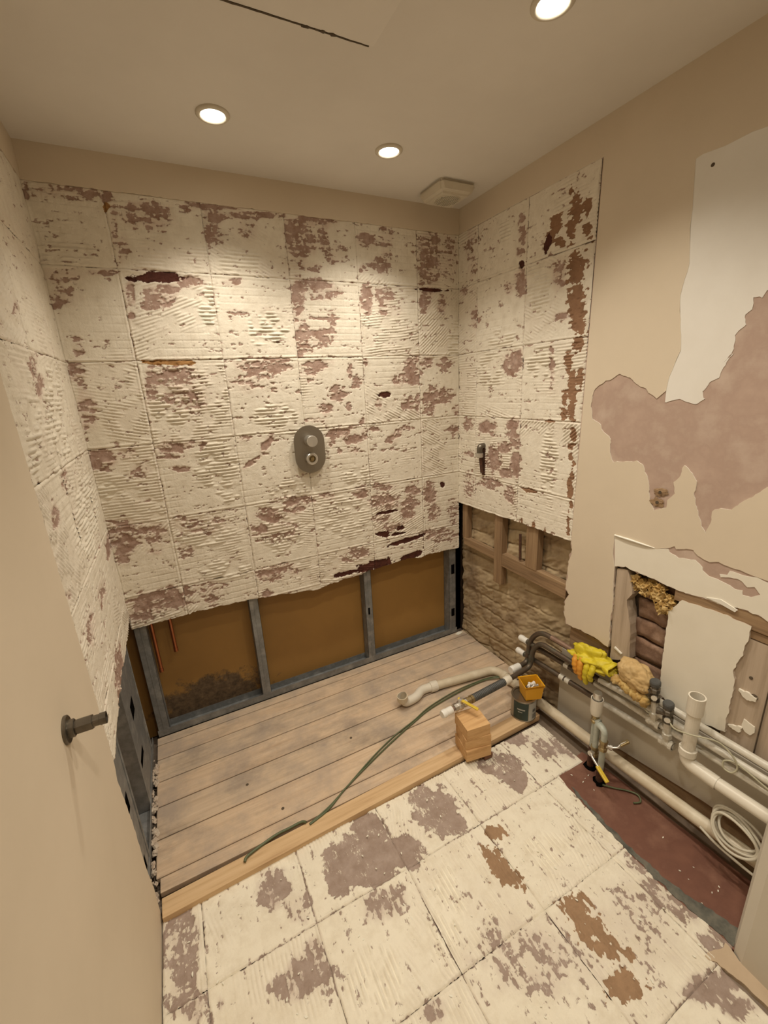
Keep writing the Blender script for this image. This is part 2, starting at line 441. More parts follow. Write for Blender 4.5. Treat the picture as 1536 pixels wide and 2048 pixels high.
# ---- measured marks: (kind, u, v, 2x2 ellipse map, strength)
BLOB_BACK=[
('b',-1.554,2.137,8.76,-1.92,4.69,-37.4,0.45),('b',-1.657,2.124,81.9,-19.1,3.22,-25.6,0.6),('d',-1.6,2.16,47.8,-10.8,25.7,-192,1),
('o',-1.444,2.107,107,-21.8,8.09,-71.3,1),('b',-1.439,2.131,53.7,-10.9,8.61,-71.8,0.8),('b',-1.432,2.049,83.9,-16.7,1.18,-12.2,0.5),
('b',-1.421,1.982,51.2,-10,1.98,-25.2,0.4),('b',-1.331,2.093,12.4,-2.31,2.72,-25.6,0.55),('b',-1.172,2.141,30.7,-5.09,5.68,-49.7,0.5),
('b',-1.082,2.151,9.69,-1.48,7.4,-64.9,0.7),('b',-1.106,2.107,29.4,-4.57,3.33,-32.1,0.6),('b',-1.12,2.053,29.3,-4.57,2.86,-31.6,0.5),
('b',-1.608,1.891,17.1,-3.74,2.33,-41.3,0.6),('b',-1.494,1.907,20.9,-4.26,5.95,-100,0.6),('b',-1.622,1.827,22,-4.83,1.28,-33.6,0.6),
('b',-1.656,1.796,44.8,-9.97,2.97,-101,0.7),('d',-1.33,1.901,11.5,-2.08,3.09,-56.1,1),('b',-1.327,1.859,17,-3.07,2.06,-46.9,0.7),
('b',-1.328,1.827,18.6,-3.34,1.31,-37,0.7),('b',-1.359,1.805,31.5,-5.77,2.73,-92.7,0.7),('b',-1.219,1.891,19.8,-3.29,2.34,-46,0.6),
('b',-1.423,1.845,66.1,-12.7,0.871,-21.3,0.7),('b',-1.434,1.776,89.2,-17.2,1.39,-62.5,0.9),('b',-1.067,1.899,27.5,-4.01,3.01,-59,0.5),
('b',-1.077,1.79,27,-3.92,1.62,-68.4,0.4),('b',-1.615,1.669,52.9,-11.3,-0.243,-31.5,0.3),('o',-1.333,1.613,9.55,-1.67,-2.21,-101,1),
('c',-1.584,1.96,11.7,-2.55,1.99,-26.3,1),('c',-1.026,1.974,13.6,-1.93,1.55,-22.4,1),('c',-1.169,1.81,28.5,-4.49,0.345,-11.7,1),
('c',-0.99,1.731,25.6,-3.38,0.145,-16.4,1),('b',-0.95,2.134,8.08,-1.08,7.93,-74.5,0.7),('b',-0.979,2.096,27.4,-3.77,2.26,-23.1,0.3),
('b',-0.809,2.09,25.1,-2.85,1.63,-17.6,0.75),('b',-0.724,2.138,9.65,-0.986,3.57,-35,0.6),('b',-0.773,2.059,10.9,6.58,8.59,-15.7,0.55),
('b',-0.682,2.073,42.6,15.1,4.11,-10.8,0.6),('b',-0.635,2.035,22.8,-2.02,2.11,-27.6,0.3),('b',-0.768,1.972,14.4,-1.52,3.6,-56,0.4),
('b',-0.488,2.09,21.5,-1.47,2.79,-32.5,0.7),('b',-0.393,2.11,31,-1.72,0.704,-7.93,0.4),('b',-0.431,2,20.6,-1.23,1.7,-26,0.5),('b',-0.511,1.982,51.4,-3.63,2.48,-39.5,0.6),
('b',-0.166,2.037,13.8,-0.322,0.571,-8.19,0.65),('b',-0.065,2.058,17.8,-0.164,0.702,-9.68,0.4),('b',-0.816,1.855,36.2,-4,0.47,-12.5,0.85),
('b',-0.747,1.907,11.7,-1.2,2,-40.9,0.7),('b',-0.693,1.878,13.6,-1.29,1.34,-32,0.55),('b',-0.688,1.777,12.1,-1.12,3.2,-172,1),
('b',-0.805,1.698,23.3,-2.49,0.0104,-14.1,0.7),('b',-0.732,1.698,14.9,-1.45,0.0189,-25.4,0.65),('b',-0.675,1.751,44.3,-4,0.216,-17,0.4),
('b',-0.504,1.86,31.3,-2.15,0.608,-16.9,0.85),('b',-0.414,1.877,20.1,-1.13,1.17,-29.9,0.6),('b',-0.384,1.817,14.7,-0.762,0.947,-36.5,0.3),
('b',-0.198,1.864,31.4,-0.846,0.546,-15.8,0.8),('b',-0.105,1.853,35.2,-0.507,0.735,-23.1,0.6),('d',-0.151,1.913,12,-1.07,0.716,-158,1),
('b',-1.055,1.903,32.9,-4.74,3.05,-58.9,0.5),('b',-1.071,1.793,27,-3.89,2.09,-85.5,0.5),('b',-0.949,1.802,51,-6.52,2.16,-83.1,0.4),
('c',-1.027,1.972,12.6,-1.78,1.36,-19.9,1),('c',-0.951,1.735,12.5,-1.59,0.158,-16.2,1),('c',-0.029,1.691,25,-0.1,-0.00833,-10.9,1),
('b',-0.988,1.604,8.72,-1.13,-0.873,-39.3,0.6),('b',-1.638,1.591,35,-7.5,-0.933,-30.8,0.5),('b',-1.637,1.458,29,-6.1,-1.1,-15.9,0.55),
('b',-1.637,1.525,68.9,-14.7,-1.11,-22.5,0.4),('b',-1.414,1.544,45.9,-8.44,-0.642,-15.5,0.7),('b',-1.337,1.54,10.3,-1.78,-0.493,-11.9,0.45),
('b',-1.29,1.478,14,-2.34,-0.929,-16.2,0.35),('c',-1.334,1.492,10.1,-1.75,-0.444,-8.18,1),('b',-0.978,1.59,8.17,-1.05,-0.999,-39,0.75),
('b',-1.031,1.541,9.35,-1.25,-0.659,-17.2,0.35),('c',-0.969,1.392,10.9,-1.35,-1.35,-18.2,1),('b',-1.625,1.275,21.4,-4.37,-2.85,-23.4,0.7),
('b',-1.547,1.296,31,-6.04,-6.11,-54,0.5),('b',-1.508,1.216,29.8,-5.61,-3.49,-26,0.3),('b',-1.39,1.298,19,-3.33,-2.81,-26,0.6),
('b',-1.307,1.302,20.5,-3.39,-6.41,-61.3,0.5),('b',-1.391,1.259,21.2,-3.71,-12.2,-103,0.7),('b',-1.37,1.211,23.8,-4.07,-9.88,-75.5,0.6),
('c',-1.234,1.213,10.3,-1.59,-1.22,-9.72,1),('c',-1.201,1.083,21.4,-3.15,-3.67,-23.2,1),('c',-1.632,1.164,31.4,-6.36,-4.06,-26.3,1),
('b',-1.103,1.308,37.4,-5.2,-7.16,-73.4,0.6),('b',-1.019,1.271,46.5,-34.8,-10.6,-14.3,0.85),('b',-1.09,1.202,16.2,8.1,49.5,-90.9,0.8),
('c',-0.937,1.049,10.9,-1.25,-4.09,-26.2,1),('b',-1.614,0.95,25.4,-4.96,-2.61,-12.1,0.75),('b',-1.644,0.997,30.4,-6.08,-3.79,-18.6,0.5),
('b',-1.52,0.964,15.4,-2.84,-4.21,-20.5,0.5),('b',-1.517,0.886,33.5,-6.09,-15.9,-70,0.6),('b',-1.405,1.008,40.7,-6.96,-13.3,-71.1,0.6),
('b',-1.343,0.964,9.69,-1.58,-4.52,-23,0.35),('b',-1.405,0.861,26.3,-4.41,-6.16,-27.1,0.4),('c',-1.329,0.932,8.49,-1.36,-3.09,-15.1,1),
('c',-1.265,0.744,8.96,-1.34,-5.29,-21.2,1),('b',-1.044,0.96,17,-2.15,-5.94,-32.5,0.7),('b',-1.095,0.9,27.6,-3.63,-8.61,-43.1,0.6),
('b',-1.031,0.887,8.84,-1.09,-3.17,-15.9,0.3),('c',-1.002,0.882,8.72,-1.05,-1.67,-8.37,1),('b',-1.538,0.67,8.66,-0.067,-0.486,-19.1,0.85),
('b',-1.617,0.633,17.1,-0.813,-2.14,-26.9,0.8),('b',-1.504,0.684,17.7,-3.11,-10.6,-37.3,0.8),('b',-1.358,0.674,12.3,-1.96,-6.96,-25.3,0.4),
('b',-1.345,0.623,36.7,-5.74,-8.95,-31.1,0.4),('b',-1.08,0.673,16.4,-2.07,-6.17,-24.1,0.75),('b',-1.107,0.58,32.8,-4.2,-13.3,-47.2,0.8),
('b',-1.009,0.696,21.4,-2.53,-9.81,-39.9,0.5),('b',-0.747,1.592,18,-1.76,-0.955,-40,0.6),('b',-0.805,1.564,26.3,-2.76,-0.773,-25.1,0.35),
('b',-0.607,1.558,67.5,-5.35,-0.845,-27.4,0.7),('b',-0.674,1.461,19.6,15.8,14.6,-22,0.85),('b',-0.575,1.514,33,-2.46,-1.51,-37.7,0.7),
('b',-0.737,1.401,29,-2.73,-2.55,-37.7,0.7),('b',-0.787,1.357,22,-2.2,-7.42,-94.1,0.5),('b',-0.625,1.405,66.4,-5.31,-3.44,-52.7,0.75),
('b',-0.563,1.334,53.2,-3.8,-4.76,-59.5,0.8),('b',-0.526,1.597,65.6,-4.53,-1.03,-47.8,0.7),('b',-0.276,1.592,24.5,-0.889,-0.78,-36.2,0.75),
('b',-0.292,1.531,16.3,-0.619,-0.765,-22.3,0.7),('b',-0.36,1.506,25.1,-1.17,-1.44,-35.9,0.5),('d',-0.435,1.448,23.6,-1.32,-3.83,-71.9,1),
('b',-0.47,1.406,62.1,-3.74,-2.25,-35.7,0.5),('b',-0.255,1.392,56.8,-1.86,-1.19,-18.9,0.75),('b',-0.304,1.395,24.1,-0.938,-1.81,-28.7,0.6),
('b',-0.194,1.584,23.7,-0.603,-0.672,-29.6,0.6),('b',-0.101,1.577,17.1,-0.227,-0.692,-29,0.45),('b',-0.125,1.42,10.3,-0.167,-1.17,-20.9,0.75),
('b',-0.185,1.37,22.9,-0.541,-1.86,-27.9,0.6),('b',-0.02,1.353,43,-0.115,-2.19,-32.3,0.6),('b',-0.677,1.288,18.4,-1.57,-3.34,-36,0.85),
('b',-0.619,1.255,17.9,-1.39,-4.36,-44.1,0.7),('b',-0.72,1.27,42.2,-3.83,-2.52,-25.8,0.7),('b',-0.621,1.311,54.3,-4.27,-7.74,-89.7,0.8),
('b',-0.69,1.205,66.1,-5.69,-7.89,-70.6,0.7),('b',-0.611,1.202,26.5,-2.02,-6.39,-57.9,0.5),('b',-0.554,1.282,52.6,-3.68,-4.01,-43.9,0.7),
('b',-0.503,1.292,30.9,-1.96,-7.69,-87.2,0.8),('b',-0.378,1.26,21.5,15.2,23.7,-47.4,0.7),('b',-0.316,1.279,20.4,-0.812,-5.87,-67,0.5),
('b',-0.414,1.228,29.5,-1.53,-4.22,-42.1,0.5),('b',-0.036,1.241,31.9,-0.148,-2.84,-31.5,0.5),('c',-0.608,1.073,11.1,-0.826,-2.91,-20.9,1),
('c',-0.93,1.068,13.7,-1.56,-4.48,-29.6,1),('b',-0.898,1.006,13.3,-1.46,-7.16,-43.3,0.6),('b',-0.935,0.977,17.6,-1.99,-3.75,-21.6,0.5),
('b',-0.588,0.991,25.5,-1.82,-5.11,-32.6,0.7),('b',-0.769,1.002,27.5,-2.57,-9.07,-56.4,0.6),('c',-0.699,0.887,7.06,-0.592,-1.75,-9.46,1),
('b',-0.467,0.998,14.5,-0.826,-6.05,-39.9,0.65),('b',-0.464,0.928,13,-0.731,-3.73,-22.4,0.75),('b',-0.299,0.953,22.6,-0.82,-3.4,-21.9,0.7),
('b',-0.317,0.883,16.9,-0.642,-5.16,-30.2,0.75),('d',-0.454,0.865,18.1,2.38,-1.78,-109,1),('b',-0.483,0.835,17.9,-1.03,-7.2,-38.4,0.6),
('b',-0.333,0.84,22.6,-0.898,-4.5,-25,0.6),('d',-0.481,0.749,23.6,-1.34,-12.4,-60.1,1),('d',-0.38,0.762,30.8,9.96,10.6,-78.5,1),('d',-0.396,0.734,23.3,4.06,-0.95,-121,1),
('d',-0.339,0.688,9.02,2.62,6.66,-77.3,1),('b',-0.437,0.786,13.9,-0.722,-7.37,-37.6,0.5),('b',-0.195,0.923,21.7,-0.512,-2.15,-13.6,0.75),
('d',-0.113,0.961,63.5,-0.877,-8.83,-59.6,1),('b',-0.167,0.81,21.1,-0.421,-3.73,-20.7,0.6),('b',-0.038,0.787,20.1,-0.0934,-2.54,-14.1,0.4),
('b',-0.129,0.676,8.72,-0.133,-4.78,-23.2,0.6),('b',-0.624,0.68,16.4,-1.2,-6.88,-30.2,0.65),('b',-0.692,0.656,25.2,-2.04,-12,-50.6,0.4),
('d',-0.32,0.59,14.8,4.82,5.59,-53.5,1),('d',-0.547,0.588,8.54,1.54,-0.0412,-37.7,1),('d',-0.698,0.585,11.9,2.05,1.11,-66.9,1),('b',-0.998,0.68,14.3,-1.67,-10,-40.2,0.4),]
BLOB_RIGHT=[
('b',0.105,2.117,22.5,0.327,-7.63,-26.7,0.35),('b',0.083,2.055,26.2,0.298,-7.55,-29.2,0.5),('b',0.107,1.981,26.4,0.385,-6.68,-28.9,0.4),
('c',0.317,2.079,27.2,1.2,-6.52,-22,1),('b',0.419,2.041,44.7,2.6,-5.39,-18.4,0.55),('d',0.42,1.931,69.9,4.01,-16.1,-66.7,1),('b',0.411,1.978,43.8,2.48,-11.8,-44.9,0.5),
('p',0.669,2.037,39.2,3.65,-6.2,-18.9,1),('p',0.652,1.989,45.6,4.1,-5.86,-19.5,1),('p',0.644,2.098,92.5,8.34,-19.2,-53.9,1),('p',0.577,2.008,32.7,-11.3,-8.21,-17.2,1),
('d',0.551,1.969,66,-12.8,-10.3,-26.2,1),('p',0.72,2.03,82.4,-7.75,-18,-41.4,1),('p',0.731,1.962,49.6,4.98,-8.83,-29.5,1),('p',0.61,1.952,27,2.26,-13.8,-49.9,1),
('p',0.689,1.849,24.3,2.27,-3.52,-15.1,1),('p',0.696,1.747,26.7,2.48,-2.38,-13.3,1),('p',0.722,1.664,30.5,2.91,-2.82,-20.5,1),('p',0.719,1.605,40.8,3.84,-3.71,-35.1,1),
('b',0.418,1.863,31.4,1.78,-4.2,-20,1),('b',0.358,1.852,32.5,1.58,-8.37,-41.9,0.6),('c',0.521,1.816,15.2,3.98,-1.03,-10.3,1),('b',0.614,1.85,30.2,2.51,-4.32,-19.2,0.5),
('b',0.64,1.704,26.4,2.24,-8.5,-55.8,0.7),('b',0.045,1.91,30.9,0.183,-7.26,-36.7,0.6),('b',0.125,1.782,32.5,0.542,-2.79,-18.3,0.6),
('c',0.316,1.66,11.9,2.08,-1.27,-23.1,1),('b',0.395,1.563,18.6,0.954,-1.43,-20.3,1),('b',0.372,1.519,32.3,1.56,-2.38,-47.6,0.8),
('c',0.24,1.534,10.4,0.323,-0.602,-11.2,1),('c',0.553,1.54,10.9,0.783,-0.849,-13,1),('b',0.605,1.526,67.5,5.29,-0.793,-13.3,0.6),
('p',0.685,1.535,49.1,4.37,-1.56,-23.3,1),('p',0.707,1.437,49.2,4.46,-0.156,-10.1,1),('p',0.74,1.472,60.8,5.79,-0.89,-25.6,1),('p',0.678,1.404,60.8,5.26,0.0733,-33.3,1),
('p',0.678,1.347,70.1,6.02,1.39,-43.6,1),('p',0.611,1.315,32.6,2.52,7.87,-167,1),('p',0.73,1.27,72.7,6.65,2.17,-29,1),('p',0.722,1.223,85.6,7.71,5.11,-51.2,1),
('p',0.726,1.184,85.2,7.68,7.65,-63.3,1),('p',0.742,1.158,86.2,7.92,11.5,-84.4,1),('p',0.737,1.114,84.9,7.7,6.61,-41.4,1),('p',0.735,1.053,63.4,5.7,4.25,-22.1,1),
('p',0.745,0.997,104,9.43,10.7,-48,1),('p',0.738,0.906,113,10,5.74,-21.1,1),('p',0.483,0.856,176,10.1,15.4,-58.6,1),('p',0.556,0.861,94.1,6.24,11.4,-42.3,1),
('p',0.62,0.851,149,11,15.4,-54.1,1),('b',0.211,1.27,17,0.447,1.72,-29.5,0.9),('b',0.262,1.268,23.5,0.771,1.59,-26.3,0.5),('b',0.409,1.29,26.8,1.38,1.75,-32.2,0.95),
('b',0.418,1.233,27.5,20.5,8.4,-19.9,0.95),('b',0.349,1.185,21.5,0.927,3.54,-35.5,0.9),('b',0.282,1.115,20.1,0.693,1.99,-15.6,1),('b',0.431,1.107,31.8,1.68,2.74,-19.6,1),
('b',0.367,1.064,21.4,0.959,5.37,-34.6,0.95),('b',0.085,1.278,20.4,0.216,1.71,-32.8,0.6),('b',0.087,1.123,20,0.212,7.22,-63.1,0.6),
('c',0.62,1.138,21.4,0.227,0.683,-7.13,1),('b',0.256,1.001,13.6,0.421,5.69,-32.5,0.6),('b',0.097,0.957,19.8,0.229,2.19,-12.1,0.4),
('b',0.399,0.968,25.2,1.21,4.57,-22.7,0.75),('p',0.516,1.008,28.1,1.76,14,-72.5,1),]
BLOB_LEFT=[
('b',0.464,1.581,-24,-26.3,-1.86,-30,0.6),('b',0.463,1.53,-25.4,-28.8,-0.76,-35,0.7),('b',0.493,1.712,-35.1,-35.1,-11.1,-65.7,0.6),
('b',0.661,1.227,-19.2,-24.1,7.41,-29,0.7),('b',0.471,1.286,-19.2,-25.7,4.45,-26,0.5),('b',0.626,0.913,-12.8,-21.8,10.9,-20.5,0.6),
('b',0.058,0.962,-9.99,-21.8,6.91,-21.4,0.8),('b',0.423,0.65,-5.55,-14.7,6.26,-9.62,0.85),('b',0.726,1.054,-28.3,-39.2,36.5,-82.1,0.6),
('b',0.783,1.324,-69.6,-74.6,6.37,-34,0.7),('b',0.381,0.908,-8.07,-15.9,9.08,-20.7,0.4),('c',0.343,1.494,-7.91,-9.81,0.0466,-8.09,1),
('c',0.632,1.428,-13.4,-14.8,0.653,-9.74,1),('c',0.358,1.37,-8.06,-10.8,2.41,-25,1),('c',0.271,1.151,-3.76,-6.23,1.6,-6.67,1),]
BLOB_FLOOR=[
('b',-1.614,-0.837,21.5,-0.733,-3.72,-6.85,0.6),('b',-1.596,-0.793,31,-1.4,-16.7,-30.6,0.5),('b',-1.596,-0.997,26.9,-1.41,-14.8,-27.5,0.7),
('b',-1.339,-0.847,18.1,-4.19,-8.31,-15.1,0.8),('b',-1.287,-0.928,27.4,-7.86,-12.2,-22.2,0.5),('s',-1.037,-0.866,11.4,-5.19,-7.78,-14,1),
('s',-1.13,-0.885,14.6,-5.73,-6.5,-11.8,1),('s',-0.932,-0.938,12.1,-6.78,-9.31,-16.8,1),('s',-0.997,-0.796,15.2,-7.02,-8.78,-15.8,1),
('s',-1.05,-0.942,9.9,-1.59,-5.59,-20.9,1),('s',-0.778,-0.894,7.03,-13,-16,-8.92,1),('b',-1.051,-1.04,15.6,-1.14,-6.34,-31.8,0.7),
('b',-1.311,-1.087,15.4,-4.69,-10.3,-19,0.8),('b',-1.366,-1.096,12.6,-11.7,-37.5,-41.4,0.6),('b',-1.277,-1.05,29.3,-9.49,-16.2,-29.8,0.7),
('b',-1.524,-1.036,105,-12,-33.1,-61.6,0.7),('s',-0.752,-0.861,4.46,-9.91,-11.2,-4.71,1),('s',-0.724,-0.936,11.2,-15.7,-22.6,-18.7,1),
('p',-0.617,-1.038,24.5,-21.4,-18.7,-33.6,1),('p',-0.681,-1.126,31.5,-2.57,-0.464,-16.1,1),('p',-0.666,-1.179,32.3,-3.05,-1.4,-31.9,1),
('c',-0.517,-1.163,9.03,-9.61,-8.55,-15.4,1),('b',-1.047,-1.04,13.7,-1.04,-4.89,-24.5,0.6),('c',-1.148,-1.183,10.1,-4.92,-6.76,-12.5,1),
('c',-0.899,-1.148,15.2,-10.7,-3.68,-6.73,2),('p',-0.557,-1.327,20.9,-10.8,-5.55,-23.8,1),('p',-0.567,-1.371,20.4,-3.79,-2.58,-26.7,1),
('p',-0.562,-1.421,26.3,-5.18,-3.16,-28.6,1),('p',-0.593,-1.496,13.9,-20,-18.4,-34.2,1),('p',-0.523,-1.464,69.9,-20.8,-7.25,-50.8,1),
('b',-0.752,-1.34,4.98,-5.04,-5.86,-10.8,0.4),('b',-0.587,-1.392,5.39,-6.84,-4.88,-8.98,0.35),('b',-0.303,-1.412,3.55,-18.9,-14.3,-6.6,0.65),
('b',-0.288,-1.473,4.32,-27.2,-17.9,-8.36,0.65),('b',-0.277,-1.338,5.95,-27.2,-19.9,-8.55,0.5),('b',-0.283,-1.572,3.97,-24.4,-19,-12.8,0.95),
('b',-0.385,-1.608,8.48,-11.6,-11.7,-29.8,0.95),('b',-0.382,-1.653,11.9,-26.1,-22.3,-41.6,0.9),('b',-1.047,-1.308,27.6,-18.2,-22.2,-41.3,0.6),
('b',-0.438,-1.425,7.92,-2.84,-1.35,-10.4,0.3),('s',-0.403,-0.869,8.79,-14.1,-10.3,-7.25,1),('s',-0.442,-0.81,14.6,-12.5,-9.57,-16.8,1),
('s',-0.396,-0.928,22.2,-21.4,-9.51,-16.8,1),('b',-0.21,-0.868,7.86,-18.8,-19.8,-6.36,0.8),('b',-0.263,-0.771,11.4,-10.9,-14.1,-24.5,0.85),
('b',-0.123,-0.905,5.66,-14.6,-19.4,-5.63,0.5),]
# ---- outlines on the right wall (distance from the corner, height)
P_UP=[(1.059,1.395),(1.063,1.395),(1.09,1.402),(1.101,1.406),(1.117,1.399),(1.148,1.391),(1.17,1.404),(1.158,1.425),(1.175,1.45),(1.196,1.462),(1.202,1.489),(1.207,1.502),(1.222,1.525),(1.202,1.502),(1.22,1.535),(1.218,1.569),(1.238,1.593),(1.232,1.617),(1.245,1.628),(1.243,1.656),(1.263,1.652),(1.271,1.666)]
P_LEFT=[(1.032,1.406),(1.004,1.424),(0.994,1.437),(0.961,1.452),(0.935,1.472),(0.9,1.485),(0.869,1.471),(0.842,1.46),(0.809,1.44),(0.801,1.415),(0.799,1.377),(0.809,1.333),(0.841,1.318),(0.861,1.288),(0.892,1.267),(0.89,1.219),(0.909,1.187),(0.996,1.205),(1.017,1.188),(1.037,1.15),(1.053,1.083),(1.071,1.046),(1.107,1.068),(1.108,1.091),(1.126,1.117),(1.119,1.152),(1.134,1.17),(1.142,1.209),(1.167,1.188),(1.183,1.166),(1.182,1.132),(1.193,1.088),(1.216,1.033),(1.229,1.015),(1.236,1.043),(1.237,1.085),(1.256,1.098),(1.283,1.1),(1.29,1.114),(1.331,1.156),(1.352,1.18)]
W_TOP=[(1.21,2.029),(1.181,2.032),(1.124,2.028),(1.071,2.032),(1.055,2.028)]
W_LEFT=[(1.061,1.942),(1.065,1.863),(1.075,1.774),(1.061,1.694),(1.085,1.544),(1.061,1.469),(1.058,1.43)]
B_LOW=[(1.359,0.928),(1.332,0.931),(1.308,0.932),(1.276,0.938),(1.254,0.93),(1.219,0.938),(1.204,0.954),(1.155,0.938),(1.15,0.946),(1.131,0.936),(1.094,0.922),(0.943,0.924)]
W2_UP=[(0.943,0.924),(1.094,0.922),(1.132,0.932),(1.137,0.923),(1.165,0.913),(1.215,0.922),(1.238,0.906),(1.238,0.895),(1.258,0.885),(1.29,0.883),(1.328,0.872),(1.346,0.875),(1.348,0.862),(1.367,0.863),(1.387,0.879),(1.371,0.896),(1.355,0.889),(1.342,0.901),(1.326,0.905),(1.288,0.893),(1.284,0.902),(1.303,0.906),(1.307,0.92),(1.334,0.921),(1.355,0.921),(1.372,0.926),(1.396,0.92)]
HOLE_TOP=[(0.957,0.803),(0.998,0.817),(1.036,0.812),(1.094,0.81),(1.146,0.805),(1.191,0.802),(1.239,0.806),(1.299,0.807),(1.361,0.819),(1.4,0.814),(1.415,0.808)]
HOLE_L=[(0.96,0.74),(0.968,0.643),(0.965,0.571),(0.97,0.502),(0.967,0.466)]
PL_BOT=[(0.959,0.465),(0.909,0.473),(0.838,0.472),(0.767,0.463)]
PL_LEFT=[(0.765,0.464),(0.761,0.481),(0.748,0.513),(0.751,0.57),(0.768,0.61),(0.746,0.624),(0.752,0.676),(0.752,0.756),(0.765,0.804),(0.757,0.835)]
BOARD=[(1.162,0.717),(1.196,0.774),(1.25,0.78),(1.32,0.782),(1.382,0.777),(1.384,0.73),(1.376,0.71),(1.378,0.679),(1.371,0.651),(1.363,0.613),(1.372,0.59),(1.374,0.554),(1.373,0.514),(1.374,0.48),(1.371,0.438),(1.377,0.398),(1.316,0.385),(1.266,0.383),(1.205,0.381),(1.174,0.402),(1.167,0.518)]
TORN=[(1.385,0.565),(1.431,0.565),(1.428,0.551),(1.409,0.541),(1.393,0.55)]
TORN2=[(1.379,0.427),(1.413,0.446),(1.407,0.424),(1.392,0.424)]
TORN3=[(1.411,0.475),(1.439,0.467),(1.442,0.448),(1.433,0.432),(1.42,0.435),(1.41,0.444)]
STUDL=[(0.964,0.799),(1.004,0.806),(1.021,0.765),(1.032,0.722),(1.013,0.691),(1.04,0.587),(1.051,0.463),(0.978,0.413),(0.967,0.596)]
# ---------------------------------------------------------------- relief of the stripped tile beds
_rng = np.random.RandomState(11)
_TAB = _rng.rand(256, 256).astype(np.float32)

def vn(u, v):
    iu = np.floor(u).astype(np.int64); iv = np.floor(v).astype(np.int64)
    fu = (u-iu).astype(np.float32); fv = (v-iv).astype(np.float32)
    fu = fu*fu*(3-2*fu); fv = fv*fv*(3-2*fv)
    a = _TAB[iu & 255, iv & 255]; b = _TAB[(iu+1) & 255, iv & 255]
    c = _TAB[iu & 255, (iv+1) & 255]; d = _TAB[(iu+1) & 255, (iv+1) & 255]
    return (a*(1-fu)+b*fu)*(1-fv) + (c*(1-fu)+d*fu)*fv

def fb(u, v, o=3):
    s = 0; a = 1.0; t = 0
    for i in range(o):
        s = s + a*vn(u*2**i + 17.3*i, v*2**i + 5.1*i); t += a; a *= 0.55
    return s/t

def sstep(a, b, x):
    t = np.clip((x-a)/(b-a), 0, 1)
    return t*t*(3-2*t)

